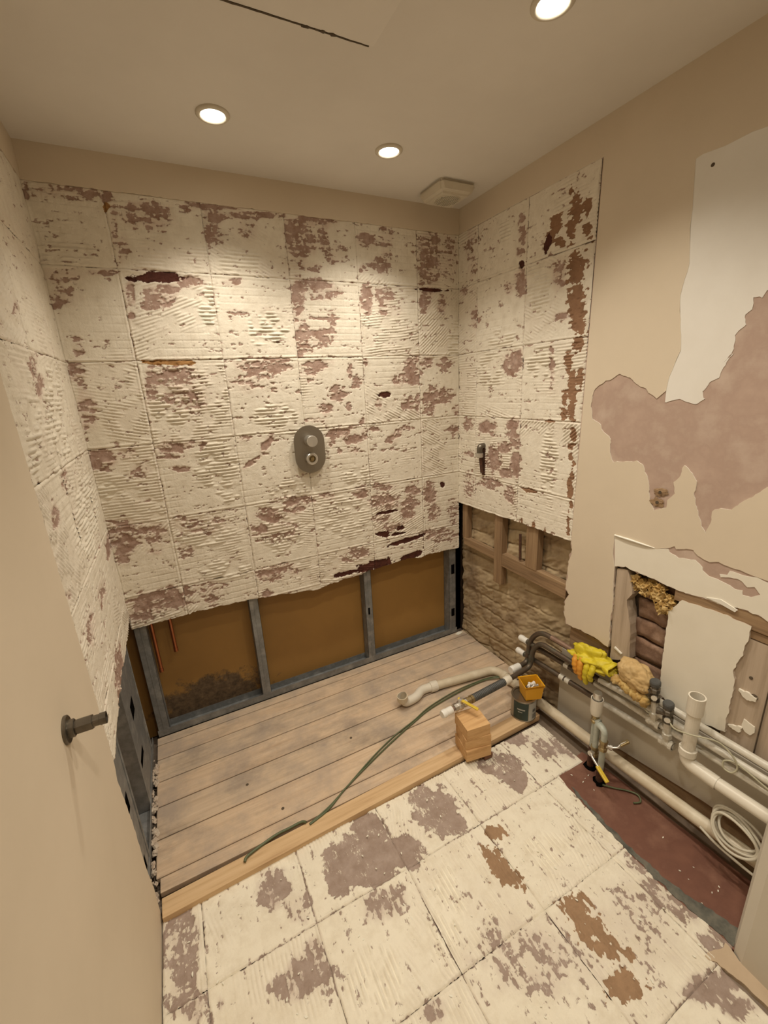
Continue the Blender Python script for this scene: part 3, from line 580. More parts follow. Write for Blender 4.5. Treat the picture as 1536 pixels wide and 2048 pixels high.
def relief(U, V, blobs, box, cell, seed, comb_dir, floor=False):
    """height (m) and the attributes of one square of the tile bed"""
    so = seed*13.7
    wu, wv = (U, V) if comb_dir == 0 else (V, U)
    n1 = fb(wu*22+so, wv*90, 3)
    n2 = fb(U*95+so, V*120, 3)
    nb = fb(U*34+so*2, V*34, 3) - 0.5
    n = np.clip(((0.55*n1+0.45*n2)-0.5)*2.9+0.52, -0.1, 1.1)
    B = np.full_like(U, -0.10) + 0.20*np.clip(fb(U*5+so, V*5+3, 2)-0.5, 0, 1)*2*fb(U*16, V*22+so, 2)
    P = np.zeros_like(U); D = np.zeros_like(U); O = np.zeros_like(U); C = np.zeros_like(U); S = np.zeros_like(U)
    for t, cu, cv, a, b, c, d, s in blobs:
        x = U-cu; y = V-cv
        r = np.sqrt((a*x+b*y)**2 + (c*x+d*y)**2)
        if r.min() > 1.8: continue
        if t == 'b':
            B = np.maximum(B, (s*1.05+0.03)*(1-sstep(0.55, 1.4, r+nb*1.0)))
        elif t == 'c':
            C = np.maximum(C, 1-sstep(0.75, 1.15, r+nb*0.6))
        else:
            k = 1-sstep(0.78, 1.22, r + (nb*0.8+(n-0.5)*(0.9 if t == 'p' else 0.42) if t != 's' else nb*0.9+(n2-0.5)*0.3))
            if t == 'p': P = np.maximum(P, k)
            elif t == 'd': D = np.maximum(D, k)
            elif t == 'o': O = np.maximum(O, k)
            else: S = np.maximum(S, k)
    u0, u1, v0, v1 = cell
    e = np.minimum(np.minimum(U-u0, u1-U), np.minimum(V-v0, v1-V)) + (fb(U*50, V*50, 2)-0.5)*0.0025
    B = np.maximum(B, (0.62 if comb_dir else 0.40)*np.exp(-(e/0.0030)**2)*sstep(0.4, 0.6, fb(U*11+so, V*11, 2)))
    cov_c = np.clip((n-B)/0.62+0.5, 0, 1)*(1-S)
    cov = sstep(0.40, 0.62, cov_c)
    wv2 = wv + 0.0025*(fb(wu*9+so, wv*9, 2)-0.5)*2
    auto = sstep(0.46, 0.62, fb(U*3.6+so*1.7, V*3.6+so, 2))*(1-C)
    ang = (0.0, 0.35, 0.0, -0.5, 0.1, 0.7, 0.0, -0.25)[int(seed) % 8]
    rv = -math.sin(ang)*wu + math.cos(ang)*wv + 0.004*(fb(wu*7+so, wv*7, 2)-0.5)*2
    rg2 = sstep(0.25, 0.75, np.abs((rv/0.0115 % 1.0)-0.5)*2)*sstep(0.32, 0.58, fb(wu*22+so*5, wv*34, 2))
    C0 = C
    ridge = np.abs(((wv2/0.0135) % 1.0)-0.5)*2
    broken = sstep(0.30, 0.55, fb(wu*26+so*3, wv*48, 2))
    ridge = sstep(0.25, 0.75, ridge)
    imp_v = 1-sstep(0.0, 0.0028, np.abs(((wv-box[2])/0.0275 % 1.0)-0.5)*0.0275)
    imp_u = 1-sstep(0.0, 0.0025, np.abs(((wu-box[0])/0.0300 % 1.0)-0.5)*0.0300)
    flat = (1-C0)*(1-auto)
    q = sstep(0.35, 0.6, fb(U*4+so, V*4+9, 2))
    h = cov*(0.0030 + C0*(ridge*broken*0.0058-0.0018) - flat*q*(0.0018*imp_v+0.0008*imp_u))
    h += cov*auto*(rg2*0.0034-0.0010)
    h += (fb(U*60+so, V*60, 3)-0.5)*0.0028*(0.4+np.clip(B,0,1)*1.6) + (fb(U*9+so, V*9, 2)-0.5)*0.0022
    # the joints between the squares
    brk = sstep(0.25, 0.5, fb(U*14+so, V*14, 2))
    h += 0.0022*np.exp(-((e-0.0055)/0.0028)**2)*brk
    h -= (0.0030 if comb_dir else 0.0021)*np.exp(-(e/0.0026)**2)
    h -= 0.0045*D + 0.0018*P*(1-D) + 0.0020*O + 0.0026*S
    h += S*(fb(U*130, V*130, 2)-0.5)*0.003
    cov = np.where(S > 0.5, -0.12+0.75*fb(U*45, V*45, 3)*fb(U*12, V*12, 2)*1.6, cov_c)
    tint = np.clip(B*1.1, 0, 1)*(0.5+0.7*fb(wu*18+so, wv*40, 2)) + 0.22*auto*fb(wu*12+so, wv*40, 2)
    return h, cov, P, D, O, np.clip(tint, 0, 1)

def grid_mesh(name, co, nx, ny, mat, attrs, parent):
    me = bpy.data.meshes.new(name)
    nv = nx*ny
    me.vertices.add(nv)
    off = np.array(wpos(parent), dtype=np.float32)
    me.vertices.foreach_set('co', (co.reshape(-1, 3)-off).astype(np.float32).ravel())
    i = np.arange(nx-1)[None, :]; j = np.arange(ny-1)[:, None]
    a = (j*nx+i).ravel()
    quads = np.stack([a, a+1, a+1+nx, a+nx], 1)
    return_flip = attrs.pop('_flip', False)
    if return_flip: quads = quads[:, ::-1]
    nf = len(quads)
    me.loops.add(nf*4)
    me.loops.foreach_set('vertex_index', quads.astype(np.int32).ravel())
    me.polygons.add(nf)
    me.polygons.foreach_set('loop_start', np.arange(0, nf*4, 4, dtype=np.int32))
    me.polygons.foreach_set('loop_total', np.full(nf, 4, dtype=np.int32))
    me.polygons.foreach_set('use_smooth', np.ones(nf, dtype=bool))
    for k, val in attrs.items():
        at = me.attributes.new(k, 'FLOAT', 'POINT')
        at.data.foreach_set('value', val.astype(np.float32).ravel())
    me.materials.append(mat)
    me.update(calc_edges=True)
    me.validate()
    o = bpy.data.objects.new(name, me)
    link(o)
    o.parent = parent
    return o

def bed_square(parent, cell, blobs, to3d, res, mat, seed, comb_dir=0, flip=False, lo=None, clipu=None):
    u0, u1, v0, v1 = cell
    nx = max(3, int(round((u1-u0)/res))+1); ny = max(3, int(round((v1-v0)/res))+1)
    uu = np.linspace(u0, u1, nx); vv = np.linspace(v0, v1, ny)
    U, V = np.meshgrid(uu, vv)
    if lo is not None:                     # ragged lower edge
        e = lo(uu)[None, :]
        V = e + (V-v0)/(v1-v0)*(v1-e)
    if clipu is not None:                  # slanting outer edge
        e = clipu(vv)[:, None]
        U = u0 + (U-u0)/(u1-u0)*(e-u0)
    near = [b for b in blobs if u0-0.4 < b[1] < u1+0.4 and v0-0.4 < b[2] < v1+0.4]
    h, cov, P, D, O, T = relief(U, V, near, (u0, u1, v0, v1), cell, seed, comb_dir)
    if lo is not None:                     # turn the last row back into the board
        h[0, :] -= 0.007
    co = to3d(U, V, h)
    return grid_mesh('tile_bed', co, nx, ny, mat, {'cov': cov, 'pl': P, 'dk': D, 'og': O, 'tint': T, '_flip': flip}, parent)

ROWS = [TT, 1.922, 1.620, 1.318, 1.016, 0.714]
BACK_U = [WL, -1.448, -1.145, -0.843, -0.540, -0.238, 0.0]

def ragged(pts, amp, f, seed):
    xs = [q[0] for q in pts]; ys = [q[1] for q in pts]
    def g(u):
        u = np.asarray(u, dtype=np.float64)
        return np.interp(u, xs, ys) + amp*((vn(u*f+seed, u*0+seed)-0.5)*2 + (vn(u*f*3.3+seed, u*0+2)-0.5))
    return g

# ---------------------------------------------------------------- back wall
back_edge = ragged([(WL, 0.572), (-1.40, 0.578), (-1.16, 0.570), (-0.95, 0.548), (-0.85, 0.532), (-0.80, 0.548), (-0.63, 0.556), (-0.55, 0.565), (-0.33, 0.578), (-0.27, 0.562), (-0.2, 0.575), (0.0, 0.566)], 0.004, 30, 5.5)
poly = [(u, float(back_edge(u)) + 0.002) for u in np.linspace(WL, 0, 120)] + [(0.0, H), (WL, H)]
mb = MB()
mb.prism(poly, lambda a, b: (a, 0.0215, b), lambda a, b: (a, 0.008, b))
wall_back = mb.build('wall_back', MT['gyp'])
tag(wall_back, 'stripped shower back wall with torn tile adhesive, cut away near the floor', None, None, 'structure')
mb = MB()
pl = rough_line([(WL, TT-0.002), (0.0, TT-0.004)], 0.01, 0.0025, 3) + [(0.0, H), (WL, H)]
mb.prism(pl, lambda a, b: (a, 0.008, b), lambda a, b: (a, -0.006, b))
mb.build('plaster_strip', MT['paint'], wall_back)
for r in range(6):
    v1 = ROWS[r]; v0 = ROWS[r+1] if r < 5 else 0.56
    for c in range(6):
        bed_square(wall_back, (BACK_U[c], BACK_U[c+1], v0, v1), BLOB_BACK, lambda U, V, h: np.stack([U, -h, V], -1),
                   0.003, MT['bed'], r*7+c+1, 0, False, back_edge if r == 5 else None)

# boarding of the room behind, seen through the studs
mb = MB().box(WL-0.12, 0.03, 0.078, 0.092, -0.03, 0.75)
o = mb.build('wall_behind', MT['cavity']); tag(o, 'brown board at the back of the open wall cavity', None, None, 'structure')

# ---------------------------------------------------------------- left wall
left_edge = ragged([(0.0, 0.622), (0.24, 0.616), (0.47, 0.609), (0.63, 0.602), (0.766, 0.585)], 0.006, 24, 9.1)
mb = MB()
poly = [(u, float(left_edge(u))+0.002) for u in np.linspace(0, 0.766, 60)] + [(0.766, H), (0.0, H)]
mb.prism(poly, lambda a, b: (WL-0.0215, -a, b), lambda a, b: (WL-0.008, -a, b))
wall_left = mb.build('wall_left', MT['gyp'])
tag(wall_left, 'left wall, stripped tile bed at the far end and beige paint nearer', None, None, 'structure')
LEFT_U = [0.0, 0.17, 0.472, 0.766]
for r in range(6):
    v1 = ROWS[r]; v0 = ROWS[r+1] if r < 5 else 0.585
    for c in range(3):
        bed_square(wall_left, (LEFT_U[c], LEFT_U[c+1], v0, v1), BLOB_LEFT, lambda U, V, h: np.stack([WL+h, -U, V], -1),
                   0.004, MT['bed'], 60+r*5+c, 0, True, left_edge if r == 5 else None)
mb = MB()
mb.prism(rough_line([(0.0, TT-0.002), (0.766, TT-0.004)], 0.01, 0.002, 4) + [(0.766, H), (0.0, H)],
         lambda a, b: (WL-0.008, -a, b), lambda a, b: (WL+0.006, -a, b))
mb.build('plaster_strip', MT['paint'], wall_left)
poly = rough_line([(0.742, FZ-0.02), (0.742, 0.11), (0.757, 0.20), (0.760, 0.372), (0.776, 0.50), (0.785, 0.55), (0.768, 0.592), (0.764, 0.80), (0.766, 1.5), (0.764, H)], 0.008, 0.0035, 8)
poly += [(-YF, H), (-YF, FZ-0.02)]
mb = MB().prism(poly, lambda a, b: (WL-0.014, -a, b), lambda a, b: (WL+0.005, -a, b), 0, 1)
mb.build('painted_plaster', [MT['paint'], MT['gyp']], wall_left)
# inside of the left partition: far skin and void
mb = MB().box(WL-0.098, WL-0.084, -0.80, 0.03, -0.02, 0.72)
o = mb.build('wall_left_behind', MT['brownboard']); tag(o, 'far board inside the opened left partition', None, None, 'structure')

# ---------------------------------------------------------------- right wall
RW = empty('wall_right', (0, -0.8, 0)); tag(RW, 'right wall of peeling beige paint over pink plaster with opened patches', None, None, 'structure')
def rx(x): return lambda a, b: (x, -a, b)
right_edge = ragged([(0, 0.838), (0.4, 0.842), (0.765, 0.842)], 0.003, 26, 3.3)
mb = MB()
mb.prism([(u, float(right_edge(u))+0.002) for u in np.linspace(0, 0.758, 50)] + [(0.758, H), (0.0, H)], rx(0.021), rx(0.008))
mb.build('plasterboard', MT['gyp'], RW)
RIGHT_U = [0.0, 0.142, 0.448, 0.760]
RROWS = ROWS[:5]
for r in range(5):
    v1 = RROWS[r]; v0 = RROWS[r+1] if r < 4 else 0.838
    for c in range(3):
        bed_square(RW, (RIGHT_U[c], RIGHT_U[c+1], v0, v1), BLOB_RIGHT, lambda U, V, h: np.stack([-h, -U, V], -1),
                   0.003, MT['bed'], 100+r*5+c, 0, False, right_edge if r == 4 else None)
YR = 1.66
# pink plaster coat: everything that is not cut away
outer = [(0.0, TT-0.003), (0.0, H), (YR, H), (YR, 0.795)] + rough_line(HOLE_TOP[::-1], 0.006, 0.0025, 21) + rough_line(HOLE_L, 0.008, 0.003, 22) + \
        rough_line(PL_BOT, 0.006, 0.003, 23) + rough_line(PL_LEFT, 0.005, 0.004, 24) + [(0.757, 0.9), (0.762, 1.5), (0.764, TT-0.006)]
mb = MB().prism(outer, rx(0.016), rx(-0.002), 0, 1)
mb.build('plaster_coat', [MT['pink'], MT['gyp']], RW)
# beige paint film
ins = 0.0012
beige = [(0.0, TT-0.001), (0.0, H), (YR, H), (YR, 2.03)] + rough_line(W_TOP, 0.02, 0.001, 31) + rough_line(W_LEFT, 0.02, 0.002, 32) + \
        rough_line(P_LEFT, 0.006, 0.003, 33) + [(1.45, 1.24), (YR, 1.30), (YR, 0.93), (1.40, 0.925)] + rough_line(B_LOW, 0.006, 0.002, 34) + \
        [(0.9445, 0.85)] + [(0.9565, 0.803)] + rough_line([(a-ins, b) for a, b in HOLE_L], 0.008, 0.002, 35) + \
        rough_line([(a, b+0.003) for a, b in PL_BOT], 0.006, 0.003, 36) + rough_line([(a+0.004, b) for a, b in PL_LEFT], 0.006, 0.004, 37) + [(0.761, 0.9), (0.766, 1.5), (0.768, TT-0.004)]
mb = MB().prism(beige, rx(-0.0015), rx(-0.0042), 0, 1)
mb.build('paint_film', [MT['paint'], MT['edge']], RW)
# paler old paint where a mirror hung
pale = W_TOP[::-1] + [(YR, 2.03), (YR, 1.80)] + rough_line([(1.45, 1.76)] + P_UP[::-1], 0.006, 0.003, 41) + W_LEFT[::-1]
mb = MB().prism(pale, rx(-0.0015), rx(-0.0034), 0, 1)
mb.build('paint_film', [MT['white_old'], MT['edge']], RW)
# pale band over the opening
band = rough_line(W2_UP, 0.006, 0.0018, 51) + [(YR, 0.918), (YR, 0.80)] + rough_line([(a, b+0.002) for a, b in HOLE_TOP[::-1]], 0.006, 0.003, 52)
mb = MB().prism(band, rx(-0.0015), rx(-0.0036), 0, 1)
mb.build('paint_film', [MT['band'], MT['edge']], RW)
# lifted paint roll on the band's edge
mb = MB().tube([(-0.006, -0.945, 0.925), (-0.0075, -1.0, 0.925), (-0.007, -1.06, 0.923), (-0.004, -1.09, 0.921)], [0.003, 0.004, 0.003, 0.001], 8)
mb.build('peeled_edge', MT['edge'], RW)
mb = MB()
mb.prism([(1.262, 0.816), (1.30, 0.826), (1.345, 0.812), (1.34, 0.803), (1.30, 0.812)], rx(-0.0036), rx(-0.007))
mb.build('peeled_edge', MT['edge'], RW)
# brick-and-rubble wall behind, opened beside the shower
def rubble(parent, u0, u1, v0, v1, x, res, seed, mat, name):
    nx = int((u1-u0)/res)+1; ny = int((v1-v0)/res)+1
    U, V = np.meshgrid(np.linspace(u0, u1, nx), np.linspace(v0, v1, ny))
    warp = V + 0.02*(fb(U*5+seed, V*5, 2)-0.5)*2 - 0.06*U
    course = np.abs((warp/0.076 % 1.0)-0.5)*2
    row = np.floor(warp/0.076)
    across = np.abs(((U+row*0.097)/0.21 % 1.0)-0.5)*2
    joint = np.maximum(sstep(0.80, 1.0, course), sstep(0.93, 1.0, across))
    keep = sstep(0.35, 0.6, fb(U*7+seed, V*7, 2))
    h = 0.030*(fb(U*8+seed, V*12-U*5, 2)-0.5) + 0.007*(fb(U*28, V*60-U*30+seed, 3)-0.5)*2 - 0.010*joint*keep
    co = np.stack([x-h, -U, V], -1)
    return grid_mesh(name, co, nx, ny, mat, {'_flip': False}, parent)
rubble(RW, -0.03, 0.80, -0.05, 0.90, 0.052, 0.005, 4.2, MT['masonry'], 'rubble_masonry')
rubble(RW, 0.76, 1.70, -0.05, 0.50, 0.055, 0.007, 8.9, MT['mortar'], 'rubble_masonry')
mb = MB().box(0.085, 0.10, YF, 0.1, -0.1, H); mb.build('wall_core', MT['mortar'], RW)
# timber grounds in the opening
def tim(nm, u0, u1, z0, z1, x0, x1, mat, seed=1, dz=0.0):
    m = Matrix.Translation(((x0+x1)/2, -(u0+u1)/2, (z0+z1)/2)) @ Matrix.Rotation(dz, 4, 'X')
    b = MB().box(-(x1-x0)/2, (x1-x0)/2, -(u1-u0)/2, (u1-u0)/2, -(z1-z0)/2, (z1-z0)/2, 0, m, 0.002)
    return b.build(nm, mat, RW)
tim('timber_rail', 0.03, 0.30, 0.595, 0.637, 0.012, 0.045, MT['oldtim_y'], dz=0.02)
tim('timber_rail', 0.345, 0.742, 0.572, 0.640, 0.010, 0.045, MT['oldtim_y'], dz=0.02)
tim('timber_upright', 0.015, 0.058, 0.63, 0.86, 0.014, 0.046, MT['oldtim_z'])
tim('timber_upright', 0.288, 0.345, 0.47, 0.86, 0.008, 0.045, MT['oldtim_z'])
tim('timber_upright', 0.505, 0.575, 0.635, 0.86, 0.008, 0.045, MT['oldtim_z'])
mb = MB().tube(spline([(0.02, -0.455, 0.78), (0.018, -0.46, 0.72), (0.02, -0.462, 0.65)], 5), 0.006, 8)
mb.build('rusty_stub', MT['rust'], RW)

# opened recess lower right: stud, brickwork, board, rail, timber
mb = MB().prism(rough_line(STUDL, 0.012, 0.002, 61, True), rx(0.05), rx(0.002))
mb.build('timber_stud', MT['greytim'], RW)
mb = MB().prism([(0.990, 0.476), (1.02, 0.465), (1.022, 0.470), (0.992, 0.483)], rx(0.002), rx(-0.003)); mb.build('peeled_edge', MT['edge'], RW)
mb = MB().box(0.062, 0.085, -1.45, -0.95, 0.36, 0.85); mb.build('mortar_bed', MT['mortar'], RW)
rb = random.Random(5)
zz = 0.385
def brick_mesh(name, u0, u1, z0, z1, seed):
    bm = bmesh.new(); bmesh.ops.create_cube(bm, size=1.0)
    bmesh.ops.subdivide_edges(bm, edges=list(bm.edges), cuts=3, use_grid_fill=True)
    for q in bm.verts:
        c = Vector((0.056+q.co.x*0.036, -(u0+u1)/2+q.co.y*(u1-u0), (z0+z1)/2+q.co.z*(z1-z0)))
        d = Vector((noise.noise(c*28+Vector((seed, 0, 0))), noise.noise(c*30+Vector((0, seed, 0))), noise.noise(c*26)))
        q.co = c + d*0.007
    b = MB().bm(bm, None, True)
    return b.build(name, MT['brick'], RW)
for k in range(5):
    hgt = 0.068+rb.random()*0.008
    brick_mesh('brick', 1.035+rb.random()*0.006, 1.158+rb.random()*0.012, zz, zz+hgt, k*3.3)
    zz += hgt+0.010
mb = MB().prism(rough_line(BOARD, 0.008, 0.0025, 71, True), rx(0.012), rx(-0.004), 0, 1)
mb.build('board_piece', [MT['band'], MT['gyp']], RW)
mb = MB().box(-0.001, 0.05, -YR, -1.17, 0.765, 0.825, bev=0.003); mb.build('timber_rail', MT['oldtim_y'], RW)
mb = MB().box(0.006, 0.05, -YR, -1.36, 0.36, 0.735, bev=0.003); mb.build('timber_board', MT['greytim'], RW)
mb = MB().box(0.004, 0.045, -YR, -1.37, 0.738, 0.762, bev=0.002); mb.build('timber_rail', MT['oldtim_y'], RW)
mb = MB().box(0.0, 0.007, -1.4515, -1.4495, 0.36, 0.735); mb.build('board_joint', MT['crack'], RW)
for T in (TORN, TORN2):
    mb = MB().prism(rough_line(T, 0.004, 0.004, 77, True), rx(0.006), rx(-0.001)); mb.build('torn_paper', MT['band'], RW)
mb = MB().prism(rough_line(TORN3, 0.006, 0.002, 78, True), rx(0.006), rx(0.002)); mb.build('torn_paper', MT['band'], RW)
mb = MB().lathe((0.006, -1.422, 0.56), (-1, 0, 0), [(-0.004, 0.009), (0.002, 0.009), (0.0025, 0.0)], 10); mb.build('nail_hole', MT['crack'], RW)
mb = MB().lathe((0.006, -1.405, 0.615), (-1, 0, 0), [(-0.004, 0.005), (0.0015, 0.005), (0.002, 0.0)], 10); mb.build('nail_hole', MT['crack'], RW)
# crumbled insulation at the head of the recess
def lump(mb, c, r, seed, sub=3, amp=0.35, f=1.0, sc=(1, 1, 1), smooth=True):
    bm = bmesh.new(); bmesh.ops.create_icosphere(bm, subdivisions=sub, radius=1.0)
    for q in bm.verts:
        d = q.co.normalized()
        k = 1 + amp*noise.fractal(d*1.6*f+Vector((seed, seed*2, 0)), 0.9, 2.0, 4)
        q.co = Vector((c[0]+d.x*r*sc[0]*k, c[1]+d.y*r*sc[1]*k, c[2]+d.z*r*sc[2]*k))
    mb.bm(bm, None, smooth)
    return mb
mb = MB()
for k, (u, z, r) in enumerate([(1.03, .775, .016), (1.05, .765, .018), (1.065, .742, .014), (1.08, .775, .016), (1.095, .748, .016), (1.115, .757, .020), (1.135, .742, .022), (1.15, .725, .020), (1.135, .712, .018), (1.155, .752, .017), (1.165, .738, .014), (1.12, .778, .016), (1.03, .745, .011)]):
    lump(mb, (0.022-0.012*(u > 1.1), -u, z), r*1.05, k*1.9, 3, 0.95, 1.7, smooth=False)
mb.build('foam_insulation', MT['foam_y'], RW)
# screw plugs and a small hole in the plaster
for (u, z, r) in ((1.083, 1.113, 0.017), (1.078, 1.078, 0.018)):
    mb = MB()
    lump(mb, (-0.004, -u, z), r, z*31, 3, 0.6, 1.5, (0.12, 1.15, 0.75), False)
    plug = mb.build('plaster_break', MT['oldtim_y'], RW)
    MB().lathe((-0.0062, -u, z), (-1, 0, 0), [(-0.002, r*0.32), (0.001, r*0.30), (0.0011, 0)], 10).build('screw_plug', MT['crack'], plug)
mb = MB().lathe((-0.0036, -1.1, 1.997), (-1, 0, 0), [(0, 0.005), (0.0008, 0.004), (0.001, 0)], 10); mb.build('drill_hole', MT['crack'], RW)
# skirting board behind the pipes, raw timber below it
mb = MB().prism([(0.752, 0.0), (0.752, 0.335), (YR, 0.345), (YR, 0.115), (1.35, 0.090), (1.06, 0.046), (0.93, 0.0)], rx(0.028), rx(0.004))
mb.build('skirting_board', MT['skirt'], RW)
mb = MB().box(0.012, 0.03, -YR, -0.80, -0.05, 0.20); mb.build('raw_timber', MT['rawwood'], RW)
mb = MB().prism([(0.78, 0.345), (0.78, 0.46), (0.96, 0.46), (0.96, 0.345)], rx(0.035), rx(0.012)); mb.build('old_timber', MT['oldtim_y'], RW)
mb = MB().box(0.008, 0.05, -YR, -1.15, 0.345, 0.372, bev=0.002); mb.build('timber_rail', MT['greytim'], RW)

# ---------------------------------------------------------------- ceiling, far walls, return
mb = MB().box(WL-0.1, 0.1, YF, 0.1, H, H+0.05)
ceiling = mb.build('ceiling', MT['ceil']); tag(ceiling, 'dull cream painted ceiling', None, None, 'structure')
mb = MB().box(WL-0.1, 0.1, YF-0.05, YF, -0.1, H)
o = mb.build('wall_front', MT['paint']); tag(o, 'plain wall behind the camera', None, None, 'structure')
bm = bmesh.new()
mb = MB()
prof = [(-0.19, -1.575), (-0.235, -1.578), (-0.272, -1.592), (-0.287, -1.615), (-0.289, -1.68), (-0.289, YF+0.002), (0.06, YF+0.002), (0.06, -1.575)]
mb.prism(prof, lambda a, b: (a, b, FZ-0.005), lambda a, b: (a, b, H-0.0005))
o = mb.build('wall_return', MT['wallblock']); tag(o, 'smooth greyish white projecting wall corner at the right edge', None, None, 'structure')
mb = MB().prism(rough_line([(-0.352, -1.562), (-0.325, -1.566), (-0.29, -1.574), (-0.272, -1.572), (-0.283, -1.61), (-0.286, -1.72), (-0.325, -1.72), (-0.328, -1.64), (-0.335, -1.60)], 0.008, 0.004, 15, True), lambda a, b: (a, b, FZ-0.02), lambda a, b: (a, b, FZ+0.004))
mb.build('filler_strip', MT['filler'], o)

# access hatch: a panel let into the ceiling with a cracked joint
hatch = empty('access_hatch', (-1.0, -0.9, H), 'square ceiling access hatch with a cracked dark joint along its edge', 'hatch')
mb = MB().box(-1.25, -0.80, -1.25, -0.742, H-0.0012, H+0.001, bev=0.0005); mb.build('panel', MT['ceil'], hatch)
mb = MB().prism(rough_line([(-1.25, -0.7402), (-0.81, -0.7402)], 0.01, 0.0008, 2) + rough_line([(-0.81, -0.7372), (-1.25, -0.7355)], 0.01, 0.0008, 3), lambda a, b: (a, b, H+0.001), lambda a, b: (a, b, H-0.0016))
mb.build('crack', MT['crack'], hatch)
for (x, r) in ((-0.965, .008), (-0.925, .007), (-0.90, .008), (-0.94, .005)):
    mb = MB(); lump(mb, (x, -0.739, H-0.0005), r, x*9, 2, 0.6, 1.4, (1.3, 0.7, 0.25)); mb.build('chip', MT['crack'], hatch)

# ---------------------------------------------------------------- floor
mb = MB().box(WL-0.1, 0.1, YF, 0.1, -0.10, -0.045)
floor = mb.build('floor', MT['sub']); tag(floor, 'stripped bathroom floor: bare boards, tile adhesive and a red board strip', None, None, 'structure')
ys = [0.020, -0.030, -0.118, -0.240, -0.362, -0.500, -0.640]
rb = random.Random(3)
for k in range(len(ys)-1):
    y1 = ys[k]-0.0022; y0 = ys[k+1]+0.0022
    nseg = 60
    bm = bmesh.new(); bmesh.ops.create_cube(bm, size=1.0)
    M4 = Matrix.Translation(((WL+0.045)/2-0.005, (y0+y1)/2, -0.011)) @ Matrix.Rotation(rb.uniform(-0.0015, 0.0015), 4, 'X')
    for q in bm.verts: q.co = Vector((q.co.x*(0.0-WL+0.05), q.co.y*(y1-y0), q.co.z*0.022))
    bmesh.ops.bevel(bm, geom=list(bm.edges), offset=0.0025, segments=1, affect='EDGES')
    MB().bm(bm, M4).build('floorboard', MT['board'] if k % 2 else MT['board2'], floor)
# last board and the cleaner batten along the edge of the shower
MB().box(WL+0.005, -0.03, -0.690, -0.6424, -0.020, 0.0, bev=0.002).build('floorboard', MT['board'], floor)
m = Matrix.Translation((-0.865, -0.722, -0.008)) @ Matrix.Rotation(0.022, 4, 'Z')
MB().box(-0.79, 0.775, -0.030, 0.030, -0.020, 0.0105, 0, m, 0.002).build('edge_batten', MT['pine'], floor)
# screw heads and stains in the boards
for (x, y) in ((-1.35, -0.43), (-1.25, -0.60), (-0.9, -0.42)):
    mb = MB().lathe((x, y, -0.001), (0, 0, 1), [(0, 0.006), (0.0012, 0.006), (0.0014, 0)], 8); mb.build('nail_head', MT['crack'], floor)
# stripped tile floor
FX = [WL+0.008, -1.550, -1.248, -0.942, -0.642, -0.340]
FY = [-0.752, -0.990, -1.283, -1.587, -1.90]
for r in range(4):
    for c in range(5):
        bed_square(floor, (FX[c], FX[c+1], FY[r+1], FY[r]), BLOB_FLOOR, lambda U, V, h: np.stack([U, V, FZ+h], -1),
                   0.003 if r < 3 else 0.006, MT['bed_floor'], 150+r*7+c, 1)
    if r == 0:
        bed_square(floor, (-0.340, -0.115, -0.989, FY[0]), BLOB_FLOOR, lambda U, V, h: np.stack([U, V, FZ+h], -1), 0.003, MT['bed_floor'], 190, 1)
    elif r < 3:
        e = lambda v: np.interp(-v, [0.97, 1.09, 1.27, 1.42, 1.60], [-0.248, -0.268, -0.281, -0.284, -0.262]) + 0.003*(vn(v*60, v*0)-0.5)
        bed_square(floor, (-0.340, -0.26, FY[r+1], FY[r]), BLOB_FLOOR, lambda U, V, h: np.stack([U, V, FZ+h], -1), 0.003, MT['bed_floor'], 190+r, 1, clipu=e)
MB().box(WL, -0.25, YF, -1.90, -0.05, FZ).build('floor_tail', MT['sub'], floor)
MB().box(WL, -0.285, -1.91, -0.752, -0.05, FZ-0.008).build('screed', MT['sub'], floor)
MB().box(-0.30, -0.11, -0.975, -0.752, -0.05, FZ-0.008).build('screed', MT['sub'], floor)
mb = MB().prism(rough_line([(-0.245, -0.962), (-0.272, -1.09), (-0.284, -1.27), (-0.287, -1.42), (-0.268, -1.60), (-0.035, -1.60), (-0.05, -1.3), (-0.06, -1.1), (-0.075, -0.955)], 0.02, 0.0015, 5, True), lambda a, b: (a, b, -0.046), lambda a, b: (a, b, FZ-0.001))
mb.build('red_board', MT['redboard'], floor)
mb = MB().prism(rough_line([(-0.243, -1.045), (-0.262, -1.09), (-0.278, -1.27), (-0.280, -1.42), (-0.262, -1.585), (-0.20, -1.585), (-0.252, -1.42), (-0.262, -1.27), (-0.252, -1.12)], 0.008, 0.005, 6, True), lambda a, b: (a, b, -0.03), lambda a, b: (a, b, FZ+0.0008))
mb.build('grey_edge_strip', MT['greystrip'], floor)
# ---------------------------------------------------------------- metal stud frames
fr = empty('metal_stud_frame', (-0.83, 0.04, 0), 'grey galvanised stud frame in the open bottom of the back wall', 'stud frame')
def c_stud(x0, x1, z0=0.006, z1=0.70, y0=0.0225, y1=0.0775, web_right=True, holes=(), parent=fr, mat=None):
    mb = MB(); t = 0.0012
    mb.box(x0, x1, y0, y0+t, z0, z1); mb.box(x0, x1, y1-t, y1, z0, z1)
    xw = x1 if web_right else x0
    mb.box(xw-(t if web_right else 0), xw+(0 if web_right else t), y0, y1, z0, z1)
    xl = x0 if web_right else x1
    mb.box(xl-(0 if web_right else t), xl+(t if web_right else 0), y0, y0+0.006, z0, z1)
    mb.box((x0+x1)/2-0.0015, (x0+x1)/2+0.0015, y0-0.0012, y0, z0, z1)
    return mb.build('stud', MT['galv'], parent)
c_stud(-1.190, -1.148, web_right=False)
c_stud(-0.602, -0.560, web_right=False)
c_stud(-0.055, -0.008, web_right=False)
c_stud(-1.662, -1.615, web_right=True)
mb = MB()
